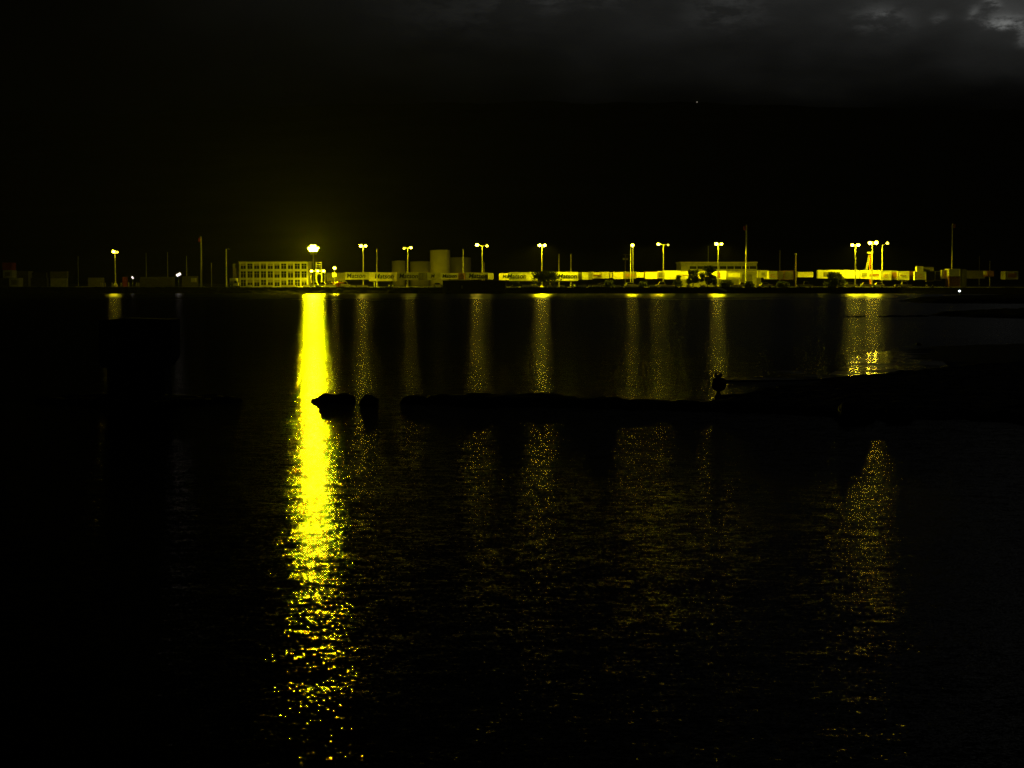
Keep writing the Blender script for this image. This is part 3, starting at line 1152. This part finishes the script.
# left, dim
C('reddish box topmost of the stack at the far left edge', 2.3, 11.5, 262.5, 270, 640, 'red', D=6)
C('dim box with a dark centre panel, middle of the far left stack', 2.8, 12, 270.2, 277.8, 639, 'grey', D=6, panel=(0.3, 0.28, 'dull'))
C('dim pale-rimmed box at the foot of the far left stack', 9.2, 18.6, 278, 286, 636, 'grey', D=6, panel=(0.3, 0.28, 'dull'))
C('dark box on the ground cut by the left edge of the picture', -8, 8.8, 278.2, 286, 640, 'dull')
C('broad dim box between the far left stack and the ribbed pair', 13, 28, 271, 286, 660, 'dull', D=8)
C('upper dim box of the two-high pair left of the squarish block', 31.5, 46, 272.5, 277.6, 650, 'dull')
C('lower dim box of the two-high pair left of the squarish block', 30.5, 47, 277.8, 286, 650, 'dull')
C('upper half of the squarish block of dim boxes at the left', 50, 67, 271.4, 278, 645, 'dull')
C('lower half of the squarish block of dim boxes at the left', 50.4, 66.6, 278.2, 286, 645, 'grey')
C('low dim box left of the lone left lamp post', 88, 103, 277.6, 286, 625, 'dull')
C('small reddish dim box right of the white work lamp', 122.5, 126, 277, 286, 625, 'red')
C('long faint box behind the tilted white floodlight', 140, 172, 277, 286, 680, 'dull', D=6)
C('faint box right of the tilted white floodlight with a lit end', 182, 197, 276, 286, 640, 'dull')
C('small lit cream box left of the tall unlit pole on the left', 191, 195.4, 278, 282.2, 628, 'cream')
# middle-left row
C('plain dim wall-like container right of the lamp rack', 326.5, 345, 272.6, 280.6, 612, 'dull')
C('container with dark lettering directly below the first twin-headed lamp', 345.4, 368.6, 272.2, 279.6, 609, 'grey', T, tx=-0.1)
C('cream container with dark lettering right of the unlit pole that crosses it', 369, 396.4, 272.2, 280.8, 604, 'cream', T, tx=0.1)
C('dimmer container with dark lettering below the small-headed lamp by the tanks', 396.8, 418, 272.4, 280, 606, 'grey', T, tx=0.1)
C('plain brownish container end right of the small-headed lamp', 418.4, 427, 272.6, 280, 607, 'dull', end=True, D=12)
C('container end with part of the dark lettering, in front of the tallest tank', 427.3, 440.6, 272.4, 280, 607, 'grey', 'M', tx=-0.2)
C('bright short lettered container in front of the tallest tank right side', 441, 458, 273, 279.2, 603, 'white', T, tx=0)
C('dim brown container between the two lettered ones by the squat tank', 458.3, 464.4, 273, 279.2, 606, 'brown', end=True, D=6)
C('grey lettered container below the long-armed lamp post', 466, 487.8, 272.6, 279.4, 604, 'grey', T, tx=0.1)
C('very bright plain container end right of the grey lettered one', 488.1, 493.2, 273, 279.4, 602, 'white', D=6)
C('half-hidden lettered container behind the bright one left of the tree', 499, 510.5, 273.2, 280, 607, 'cream', 'Ma', tx=0.1)
C('very bright lettered container standing free left of the spreading tree', 509, 539.4, 272.2, 280.6, 600, 'white', T, tx=-0.5)
# right of tree
C('very bright lettered container right behind the spreading tree', 545, 578, 272, 280.6, 602, 'white', T, tx=0.35)
C('narrow dark-ribbed container end right of the lettered one behind the tree', 578.4, 582, 272.2, 280, 604, 'dull', D=6)
C('bright narrow container end between dark-ribbed neighbours', 582.3, 588.4, 272.2, 279.6, 602, 'white', D=6)
C('grey container end right of the bright narrow one', 588.7, 592.2, 272.2, 279.4, 603, 'grey', D=6)
C('container with a long dark slot in its side', 592.6, 602, 272.2, 278.6, 604, 'cream', panel=(0.4, 0.1, 'brown'))
C('bright squarish container right of the slotted one', 602.2, 609.2, 272, 278.4, 602, 'cream', end=True, D=6)
C('thin container end standing alone between two gaps', 610.4, 612.2, 272.2, 277.8, 603, 'cream', D=6)
C('ribbed grey-yellow container left of the edge-on lamp post', 613.4, 623.2, 272, 279, 603, 'cream')
C('dark container behind the edge-on lamp post', 623.6, 636.6, 271.6, 278.8, 608, 'dull', panel=(0.35, 0.2, 'brown'))
C('bright low container with pale top right of the edge-on lamp post', 637, 644.2, 272.2, 277.8, 602, 'cream', D=6)
C('bright yellow container with brown edges left of the slim lamp post', 645, 657.8, 271.6, 279.2, 601, 'white', frame='brown')
C('dark-panelled container below the slim lamp post', 658.2, 664.4, 271, 278.4, 602, 'cream', D=6, panel=(0.42, 0.33, 'dull'))
C('bright container between the slim lamp post and the small bush', 664.8, 680.6, 270.6, 279.2, 601, 'white')
C('bright container between the small bush and the round tree', 681, 694, 271, 279.4, 602, 'white', panel=(0.38, 0.04, 'brown'))
C('grey container behind the round and the tallest dark trees', 694.3, 711.2, 271.4, 279.4, 604, 'cream')
C('bright container with a dark door behind the warehouse lamp post', 711.5, 726, 271, 279.2, 602, 'white', panel=(0.12, 0.35, 'brown'))
C('dim container right of the warehouse lamp post', 726.4, 741.8, 271.4, 279, 606, 'dull', panel=(0.38, 0.25, 'grey'))
C('container with a small square window panel right of the warehouse', 757.8, 768.6, 270.4, 277.6, 605, 'grey', panel=(0.16, 0.22, 'dull'))
C('brilliant square container end with a faint emblem right of the warehouse', 769, 777.2, 271, 279.2, 600, 'white', D=12, emblem=True)
C('dim brown container right of the brilliant square end', 777.5, 784, 271, 279.4, 603, 'dull', frame='brown')
C('dim dark-faced container left of the capped grey pole', 784.4, 793.4, 270.6, 279.6, 604, 'dull', frame='brown', D=6)
C('far small crate row container behind the dark truck', 798, 813.2, 272, 277.2, 625, 'cream')
C('open-sided container with dark openings behind the wide bush', 818, 845.4, 270, 278.4, 603, 'white', panel=(0.30, 0.28, 'dull'))
C('bright container directly under the leftmost lamp of the trio', 845.8, 859.2, 270.2, 278.4, 603, 'white')
C('container with a dark window panel left of the crane mast', 860.4, 868.6, 270.2, 278.6, 603, 'cream', panel=(0.32, 0.25, 'dull'))
C('pale container behind the crane mast with small dark openings', 868.9, 880.4, 270.2, 279.4, 604, 'cream', panel=(0.4, 0.12, 'brown'))
C('bright container with a faint curved emblem below the tilted lamp head', 880.8, 891.4, 270.6, 280, 601, 'white', emblem=True)
C('dark ribbed container end right of the emblem container', 891.7, 897.2, 270.6, 279.6, 603, 'grey', panel=(0.4, 0.3, 'brown'))
C('bright container with a dark box parked at its lower left', 897.5, 909.2, 271.2, 280, 602, 'white', panel=(0.25, 0.05, 'brown'))
C('brown container end standing between two bright containers', 909.5, 914.4, 271, 279.6, 605, 'brown', D=6)
C('bright container with a faint emblem carrying a smaller one on top', 914.8, 926.2, 271.6, 279.8, 600, 'white', emblem=True)
C('small bright container on top of the emblem container near the right', 917, 923.2, 266.2, 271.5, 600.3, 'white')
C('dim flat container resting on the dark one right of the small bright top one', 923.5, 934, 267, 271.2, 603, 'dull')
C('dark container below the dim flat one near the right', 926.5, 934.6, 271.4, 280.6, 603, 'black', frame='black')
C('dark container with a thin lit roof edge left of the striped one', 935, 941.4, 271, 280.4, 604, 'black', frame='cream')  # the lit edge is put into the frame colour
C('bright and dark striped container near the very tall slim pole', 941.7, 948.6, 270, 278.6, 602, 'cream', panel=(0.14, 0.45, 'brown'))
C('large bright container end with an overhanging lid and brown base', 949, 960.2, 268.8, 276.2, 600, 'white', D=6)
C('brown flat rack under the large bright container end', 949, 960, 276.4, 286, 600.1, 'brown', D=5.6)
C('long dim shed-like container at the right', 967, 985, 270.4, 278.6, 640, 'dull', D=6)
C('tiny bright box between the long dim container and the reddish one', 984.8, 987.2, 271, 274.4, 622, 'white', D=2)
C('reddish-brown container near the right edge', 988, 994, 270.8, 276.6, 620, 'brown', D=6)
C('yellowish container with a dark centre panel near the right edge', 1005.6, 1018.2, 271, 279.4, 610, 'grey', D=6, panel=(0.32, 0.25, 'brown'))
C('dark container half hidden left of the brown flat rack', 961, 966.6, 269, 286, 612, 'black', D=6)


# ------------------------------------------------------------------ tanks
def tank(label, x0, x1, yt, Y, m='tank'):
    a, b = P(x0, yt, Y), P(x1, yt, Y)
    R = (b.x - a.x) / 2
    H = a.z - YARD
    root = empty('storage_tank', ((a.x + b.x) / 2, Y, YARD))
    tag(root, label, 'tank', 'storage tanks behind the containers')
    MB().lathe([(R, 0), (R, H)], 48).build('shell', M[m], root, True)
    for p in children(root)[0].data.polygons:
        p.use_smooth = len(p.vertices) == 4
    MB().lathe([(R * 1.012, H), (R * 1.012, H + 0.12), (R * 0.5, H + 0.3), (0.3, H + 0.4)], 48).build('roof', M[m], root, True)
    mb = MB()
    for k in range(int(H / 0.6)):
        mb.box(-0.25, 0.25, -R - 0.2, -R - 0.14, 0.6 + k * 0.6, 0.66 + k * 0.6)
    mb.tube((-0.25, -R - 0.17, 0), (-0.25, -R - 0.17, H + 0.6), 0.03, 0.03, 5).tube((0.25, -R - 0.17, 0), (0.25, -R - 0.17, H + 0.6), 0.03, 0.03, 5)
    lad = mb.build('ladder', M['galv'], root)
    lad.rotation_euler = (0, 0, 0.7)
    return root


tank('tallest storage tank, broad and dim, in the middle of the tank group', 430, 450.2, 250.6, 690)
tank('low tank farthest left of the tank group', 391.8, 405.4, 261.4, 720)
tank('low tank between the small-headed lamp post and the tallest tank', 410.2, 431, 262, 720)
tank('squat darker tank right of the tallest tank', 448, 471, 258, 760)


# ------------------------------------------------------------------ framed building
Yb = 603.0
bx0, bx1 = P(240, 286, Yb).x, P(307.5, 286, Yb).x
ztop = P(270, 262, Yb).z - YARD
root = empty('apartment_building', ((bx0 + bx1) / 2, Yb, YARD))
tag(root, 'three-storey building with a grid of pale pillars and dark windows', 'building')
w = bx1 - bx0
nb = 10
pitch = w / nb
rows = [(0.2, 2.2), (2.85, 4.85), (5.55, 7.2)]
rows = [(a * ztop / 7.7, b * ztop / 7.7) for a, b in rows]
mb = MB()
for i in range(nb + 1):
    x = -w / 2 + i * pitch
    mb.box(x - 0.24, x + 0.24, -0.25, 0.3, 0, ztop)
mb.build('pillar_grid', M['plaster'], root)
mb = MB()
zc = [0] + [v for r_ in rows for v in r_] + [ztop]
for j in range(0, len(zc), 2):
    mb = MB()
    for i in range(nb):
        mb.box(-w / 2 + i * pitch + 0.243, -w / 2 + (i + 1) * pitch - 0.243, -0.12, 0.28, zc[j], zc[j + 1])
    mb.build('spandrel', M['grey'], root)
MB().box(-w / 2 - 0.2, w / 2 + 0.2, 0.9, 11, 0, ztop - 0.01).build('wall', M['dull'], root)
MB().box(-w / 2 - 0.5, w / 2 + 0.5, -0.5, 11.3, ztop, ztop + 0.22).build('roof', M['dull'], root)
for j, (a, b) in enumerate(rows):
    for i in range(nb):
        xa = -w / 2 + i * pitch + 0.25
        xb = -w / 2 + (i + 1) * pitch - 0.25
        wo_ = MB().box(xa, xb, 0.12, 0.16, a + 0.003, b - 0.003).build('window', M['glass'], root)
        fr = MB()
        fr.box((xa + xb) / 2 - 0.04, (xa + xb) / 2 + 0.04, 0.06, 0.118, a + 0.003, b - 0.003)
        fr.box(xa, xb, 0.05, 0.117, a + (b - a) * 0.62, a + (b - a) * 0.62 + 0.06)
        fr.build('frame', M['grey'], wo_)
        if random.random() < (0.5 if j == 2 else 0.2):
            q = random.uniform(0.3, 0.9)
            MB().box(xa + 0.05, xb - 0.05, 0.075, 0.116, b - (b - a) * q * 0.6, b - 0.01).build('blind', M['curtain'], wo_)
mb = MB()
mb.box(-w / 2 - 2.4, -w / 2 - 0.35, 0.5, 9, 0, ztop * 0.93)
mb.build('stair_wing', M['dull'], root)

# ------------------------------------------------------------------ warehouse
Yw = 640.0
wx0, wx1 = P(681, 286, Yw).x, P(756.6, 286, Yw).x
zt = P(700, 262.2, Yw).z - YARD
root = empty('warehouse', ((wx0 + wx1) / 2, Yw, YARD))
tag(root, 'long dim warehouse with a dark band of high windows under its roof edge', 'building')
w = wx1 - wx0
zb1, zb2 = zt * 0.72, zt * 0.84
MB().box(-w / 2, w / 2, 0, 18, 0, zb1).box(-w / 2, w / 2, 0.003, 18, zb2, zt - 0.25).box(-w / 2, -w / 2 + 3, 0.002, 17.9, zb1, zb2).build('wall', M['grey'], root)
MB().box(-w / 2 - 0.3, w / 2 + 0.3, -0.6, 18.5, zt - 0.25, zt + 0.12).build('roof', M['cream'], root)
n = 9
for i in range(n):
    x0 = -w / 2 + 3 + (w - 3) * i / n + 0.12
    x1 = -w / 2 + 3 + (w - 3) * (i + 1) / n - 0.12
    MB().box(x0, x1, 0.25, 0.32, zb1 + 0.002, zb2 - 0.002).build('window', M['glass'], root)
    MB().box(x1, x1 + 0.24, 0.0, 0.3, zb1 + 0.002, zb2 - 0.002).build('mullion', M['grey'], root)
MB().box(w / 2, w / 2 + 1.6, 0.5, 14, 0, zt * 0.66).build('lean_to', M['dull'], root)
MB().box(-w / 2, w / 2 + 1.7, -0.9, 0, zt * 0.60, zt * 0.63).build('canopy', M['cream'], root)
for cx in (-0.05, 0.18, 0.36):
    MB().box(cx * w - 2.2, cx * w + 2.2, -0.06, 0.0, 0, zt * 0.5).build('door', M['dull'], root)


# ------------------------------------------------------------------ vehicles
def car(label, px, Y, Lc=4.4, hh=1.45, m='cream', flip=1, pickup=False, rz=0.0):
    root = empty('parked_car' if not pickup else 'pickup_truck', (P(px, 286, Y).x, Y, YARD), rz)
    tag(root, label, 'car' if not pickup else 'pickup', 'vehicles parked in the yard')
    s = Lc / 4.4
    pf = [(-2.2, 0.35), (-2.2, 0.75), (-2.05, 0.88), (2.1, 0.85), (2.2, 0.7), (2.2, 0.35), (1.75, 0.35), (1.6, 0.62), (1.1, 0.62), (0.95, 0.35), (-0.95, 0.35), (-1.1, 0.62), (-1.6, 0.62), (-1.75, 0.35)]
    if pickup:
        cab = [(-0.4, 0.87), (-0.25, hh), (0.75, hh), (1.15, 0.87)]
    else:
        cab = [(-1.75, 0.87), (-1.3, hh), (0.5, hh), (1.15, 0.87)]
    body = MB()
    body.prism([(x * s * flip, z) for x, z in pf], -0.85, 0.85)
    body.build('body', M[m], root)
    MB().prism([(x * s * flip, z) for x, z in cab], -0.74, 0.74).build('cabin', M[m], root)
    cw = [(x * s * flip * 0.88 + 0.0, 0.92 + (z - 0.87) * 0.78) for x, z in cab]
    for sy in (-1, 1):
        MB().prism(cw, sy * 0.745 - 0.01, sy * 0.745 + 0.01).build('window', M['glass'], root)
    for x in (-1.35, 1.35):
        for y in (-0.72, 0.72):
            add_wheel(root, x * s, y, 0.32, 0.32, 0.22)
    for y in (-0.6, 0.6):
        MB().cbox((2.2 * s * flip, y, 0.68), 0.06, 0.3, 0.14).build('headlight', M['galv'], root)
    return root


car('pale car parked below the plain wall-like container', 331, 588, 4.2, m='white')
car('small bright vehicle on the left below the lamp rack', 313.5, 590, 3.6, 1.7, 'white', -1)
car('pale pickup on the right below the lamp rack', 322, 588, 4.6, 1.7, 'white', pickup=True)
car('cream van-like car right of the orange buoy', 345.5, 590, 3.2, 1.9, 'cream')
car('cream car parked at the right end of the lit ground by the barge', 438.2, 590, 3.8, m='cream')
car('grey car below the container with the small window panel', 766, 590, 4.2, m='cream')
car('dim car in front of the long warehouse door', 730, 593, 4.2, 1.5, 'grey', -1)
car('dim pickup in front of the warehouse right part', 741, 592, 4.6, 1.7, 'grey', 1, True)
car('dark pickup right of the capped grey pole', 805, 596, 5.4, 1.9, 'dull', 1, True)
car('car parked below the narrow ribbed ends near the middle', 604, 593, 4.2, m='dull')
car('cream car parked in front of the edge-on lamp post', 631, 592, 4.4, 1.6, 'white')
car('brown car parked under the dark-panelled container', 661, 592, 3.6, 1.8, 'cream', -1)
car('pale car nearest the left of the three under the trio of lamps', 867, 594, 4.2, m='grey')
car('dull car in the middle of the three under the trio of lamps', 878, 595, 4.0, m='cream', flip=-1)
car('long dark low vehicle parked below the slit container near the right', 903, 598, 5.6, 1.9, 'dull', 1, True)
car('grey car right of the wide bush', 851, 595, 4.2, 1.5, 'grey')

# truck seen from the front
Yt = 590
root = empty('box_truck', (P(234, 288, Yt).x, Yt, YARD))
tag(root, 'bright box truck left of the pillared building', 'truck', 'vehicles parked in the yard')
MB().box(-1.45, 0.55, 0.3, 5.5, 0.9, 2.9).build('cargo_box', M['white'], root)
MB().prism([(-0.1, 0.5), (1.45, 0.5), (1.5, 1.3), (1.0, 2.2), (-0.1, 2.3)], -0.9, 0.9).build('cab', M['white'], root)
MB().prism([(0.2, 1.35), (1.2, 1.35), (0.85, 2.0), (0.2, 2.05)], -0.93, -0.9).build('window', M['glass'], root)
MB().box(-1.5, 1.4, -0.8, 5.4, 0.4, 0.5).build('chassis', M['black'], root)
for x in (-0.95, 0.95):
    add_wheel(root, x, -0.72, 0.45, 0.45, 0.3)
    add_wheel(root, x, 4.6, 0.45, 0.45, 0.3)

# orange buoy
root = empty('channel_buoy', (P(338, 287, 585).x, 585, YARD))
tag(root, 'orange buoy with a flat round collar and short spike standing on the quay', 'buoy')
MB().lathe([(0.25, 0.0), (0.6, 0.5), (0.7, 1.1), (0.75, 1.25)], 16).build('body', M['orange'], root, True)
MB().lathe([(1.9, 1.27), (2.0, 1.36), (1.9, 1.5), (0.4, 1.62)], 20).build('float_collar', M['orange'], root, True)
MB().tube((0, 0, 1.62), (0, 0, 2.5), 0.12, 0.06, 8).build('spike', M['orange'], root)

# bollards on the left quay
bl = MB().lathe([(0.22, 0), (0.2, 0.15), (0.17, 1.25), (0.22, 1.3), (0.2, 1.42)], 10).mesh('bollard', M['concrete'])
blabs = ['first thin pale post from the left on the left quay', 'second pale post from the left, close to the first, on the left quay', 'pale post just right of the closest pair on the left quay',
         'pale post immediately left of the foot of the lone left lamp post', 'pale post immediately right of the foot of the lone left lamp post', 'thin post left of the white work lamp foot',
         'pale post right of the white work lamp, left one of the last pair', 'rightmost pale post on the left quay']
for lab, px in zip(blabs, (101, 102.9, 105.2, 112.2, 121.2, 128.6, 136.8, 138.8)):
    o = bpy.data.objects.new('bollard', bl)
    COL.objects.link(o)
    o.location = (P(px, 286, 583).x, 583, YARD)
    tag(o, lab, 'bollard', 'posts along the left quay')

# quay kerb on the left (pale lit strip) and low concrete barriers along the yard
kb = MB().box(P(40, 287, 580).x, P(203, 287, 580).x, bank_profile(-120) + 1.7, bank_profile(-120) + 2.3, YARD - 0.3, YARD + 0.22)
tag(kb.build('quay_kerb', M['concrete']), 'long pale lit kerb along the edge of the left quay', 'kerb')
bars = [(246.5, 252), (261, 273.5), (281, 296), (303, 310), (324, 336), (339.6, 349), (350, 356), (357, 368), (522, 538.4), (547.2, 552), (553.5, 558), (559.5, 564.6), (578, 586), (588.4, 591), (592, 601), (615, 621), (625.2, 638.4), (649, 656.4), (660.2, 674.8), (686.4, 690), (700.4, 705.8), (730, 742.4), (756, 762)]
bwords = ['left part of the pillared building', 'middle of the pillared building', 'right half of the pillared building', 'pillared building, nearest the great floodlight', 'pale car right of the lamp rack', 'orange buoy, on its right side',
          'first twin-headed lamp, left of it', 'first twin-headed lamp, right of it', 'free-standing bright lettered container', 'spreading tree, just right of its trunk', 'spreading tree, second from its trunk', 'spreading tree, right end of its shade',
          'narrow dark-ribbed container end', 'bright narrow container end', 'slotted container', 'ribbed grey-yellow container', 'edge-on lamp post', 'bright container with brown edges', 'slim lamp post', 'gap left of the round tree', 'gap between the round and the tallest tree',
          'warehouse, below its dim doors', 'container with the small window panel']
for (x0, x1), wd in zip(bars, bwords):
    Yk = 584 if x0 < 370 else 583
    a, b = P(x0, 286, Yk).x, P(x1, 286, Yk).x
    zz0, zz1 = (YARD, YARD + 0.55) if x0 < 370 else (YARD + 0.02, YARD + 0.62)
    w = b - a
    o = MB()
    vs = []
    prof = [(-0.3, 0), (-0.3, 0.12), (-0.12, 0.3), (-0.08, 0.6), (0.08, 0.6), (0.12, 0.3), (0.3, 0.12), (0.3, 0)]
    k = len(prof)
    for x in (-w / 2, w / 2):
        vs += [(x, y, z_ * 1.1) for y, z_ in prof]
    o.add(vs, [(i, (i + 1) % k, k + (i + 1) % k, k + i) for i in range(k)] + [tuple(range(k - 1, -1, -1)), tuple(range(k, 2 * k))])
    ob = o.build('concrete_barrier', M['white'] if x0 > 500 else M['concrete'], loc=((a + b) / 2, Yk, YARD))
    tag(ob, 'low pale concrete barrier in front of the ' + wd, 'barrier', 'low concrete barriers along the waterfront')

# barge
a, b = P(443, 290, 570).x, P(506, 290, 570).x
root = empty('barge', ((a + b) / 2, 571, 0))
tag(root, 'long black flat barge moored below the long-armed lamp post', 'barge')
w = b - a
zt = P(470, 280.4, 570).z
MB().prism([(-w / 2, 1.2), (-w / 2 + 1.5, -0.5), (w / 2 - 1.5, -0.5), (w / 2, 1.2), (w / 2, zt - 0.2), (-w / 2, zt - 0.2)], -3, 3).build('hull', M['hull'], root)
MB().box(-w / 2 - 0.1, w / 2 + 0.1, -3.1, 3.1, zt - 0.2, zt).build('deck_edge', M['hull'], root)
for k in range(6):
    MB().lathe([(0.45, -0.2), (0.6, -0.05), (0.6, 0.05), (0.45, 0.2)], 12).build('tyre_fender', M['rubber'], root).location = (-w / 2 + w * (k + 0.5) / 6, -3.25, 1.3)
    children(root)[-1].rotation_euler = (PI / 2, 0, 0)
MB().box(-4.2, -3.6, -3.3, -3.1, 1.6, 2.6).build('ladder', M['dull'], root)

# pale skiff on the bank
root = empty('skiff', (P(719, 288, 577.5).x, 576.4, 1.45), 0.5)
tag(root, 'narrow pale skiff lying aslant on the bank below the warehouse lamp post', 'boat')
mb = MB()
st = [(-2.6, 0.02, 0.35), (-1.8, 0.4, 0.15), (0, 0.55, 0.05), (1.6, 0.45, 0.1), (2.4, 0.3, 0.2)]
vs, fs = [], []
for x, hw, z0 in st:
    vs += [(x, -hw, 0.55), (x, -hw * 0.5, z0), (x, hw * 0.5, z0), (x, hw, 0.55)]
for i in range(len(st) - 1):
    for k in range(3):
        fs.append((i * 4 + k, i * 4 + k + 1, i * 4 + 5 + k, i * 4 + 4 + k))
fs.append((16, 17, 18, 19))
fs += [(i * 4, i * 4 + 4, i * 4 + 7, i * 4 + 3) for i in range(4)]
mb.add(vs, fs)
mb.build('hull', M['white'], root)
MB().box(-0.1, 0.1, -0.5, 0.5, 0.56, 0.6).build('seat', M['wood'], root)
root.rotation_euler = (0, 0.42, 0.1)


# ------------------------------------------------------------------ trees
def tree(label, px, ytop, ybot, wpx, Y, seed, nleaf=900, spread=0.45, name='tree', trunks=1):
    rnd = random.Random(seed)
    c = P(px, ybot, Y)
    Ht = P(px, ytop, Y).z - YARD
    R = wpx / FX * Y / 2
    root = empty(name, (c.x, Y, YARD))
    tag(root, label, 'tree' if name == 'tree' else 'bush')
    tr = MB()
    tips = []
    for k in range(6):
        a = 2 * PI * k / 6 + rnd.uniform(-0.3, 0.3)
        q = Vector((math.cos(a) * R * rnd.uniform(0.35, 0.7), math.sin(a) * R * rnd.uniform(0.3, 0.6), Ht * rnd.uniform(0.55, 0.85)))
        tr.tube((0, 0, Ht * 0.28), q, 0.09, 0.03, 6)
        tips.append(q)
    tr.tube((0, 0, -0.1), (0.05, 0, Ht * 0.3), 0.2, 0.12, 8)
    tr.build('trunk', M['bark'], root)
    clumps = []
    for k in range(26):
        a = rnd.uniform(0, 2 * PI)
        rr_ = R * math.sqrt(rnd.random()) * 0.85
        z_ = Ht * rnd.uniform(spread, 0.93)
        lim = 1 - 0.45 * ((z_ / Ht - spread) / (1 - spread))
        clumps.append((Vector((rr_ * lim * math.cos(a), rr_ * lim * math.sin(a) * 0.8, z_)), R * rnd.uniform(0.24, 0.42)))
    cr = MB()
    for k in range(int(nleaf * 2.2)):
        cc, cr_ = rnd.choice(clumps)
        d = Vector((rnd.gauss(0, 1), rnd.gauss(0, 1), rnd.gauss(0, 0.75))).normalized() * cr_ * rnd.random() ** 0.45
        p_ = cc + d
        if p_.z > Ht * 1.02:
            p_.z = Ht
        s = rnd.uniform(0.16, 0.36)
        u = Vector((rnd.gauss(0, 1), rnd.gauss(0, 1), rnd.gauss(0, 1))).normalized()
        v = u.orthogonal().normalized()
        cr.add([p_ - u * s, p_ - v * s * 0.5, p_ + u * s, p_ + v * s * 0.5], [(0, 1, 2, 3)])
    cr.build('crown', M['leaf'], root)
    return root


tree('spreading dark tree in front of two bright lettered containers', 545, 271.5, 283, 32, 585, 3, 1800, 0.42)
tree('small dark bush left of the round tree', 677.5, 275.5, 287, 10, 588, 5, 900, 0.15, 'bush')
tree('round dark tree left of the tallest tree by the warehouse lamp', 693, 270, 286, 15, 585, 8, 1500, 0.25)
tree('tallest dark tree at the foot of the warehouse lamp post', 707.5, 266, 288, 18, 585, 11, 2200, 0.2)
tree('low dark bush between the tallest tree and the warehouse door', 726, 280.5, 288, 17, 587, 14, 800, 0.1, 'bush')
tree('wide dark bush in front of the open-sided container', 836, 272, 284, 22, 586, 17, 2000, 0.12, 'bush')
tree('low dark bush right of the free-standing lettered container', 516, 281.5, 287, 9, 586, 21, 500, 0.1, 'bush')
tree('low dark bush between the slotted container and the ribbed one', 609, 280.5, 287, 11, 586, 24, 700, 0.1, 'bush')
tree('low dark bush right of the edge-on lamp post', 643, 281.5, 287, 10, 586, 27, 600, 0.1, 'bush')
tree('low dark bush right of the lit warehouse barrier', 749, 281.5, 288, 12, 586, 31, 700, 0.1, 'bush')
tree('low dark bush below the brilliant square container end', 783, 282, 288, 16, 586, 34, 700, 0.1, 'bush')

# ------------------------------------------------------------------ haze
hz = MB().box(-2300, 2300, -30, 3200, -2.2, 345).build('haze', bpy.data.materials.new('lamp_glow_haze'))  # thin haze added for the glow round the lamps
tag(hz, kind='stuff')
hm = hz.data.materials[0]
hm.use_nodes = True
hm.node_tree.nodes.clear()
pv = nd(hm.node_tree, 'ShaderNodeVolumePrincipled')
pv.inputs['Color'].default_value = (0.9, 0.92, 0.95, 1)
pv.inputs['Density'].default_value = 0.000022
pv.inputs['Anisotropy'].default_value = 0.3
ho = nd(hm.node_tree, 'ShaderNodeOutputMaterial')
hm.node_tree.links.new(pv.outputs[0], ho.inputs['Volume'])

# ------------------------------------------------------------------ label check
seen = {}
for o in COL.objects:
    if o.parent is None and 'label' in o:
        nw = len(o['label'].split())
        if nw < 4 or nw > 16:
            print('label length', nw, o['label'])
        seen.setdefault(o['label'], []).append(o.name)
for k, v in seen.items():
    if len(v) > 1:
        print('DUP', len(v), k)
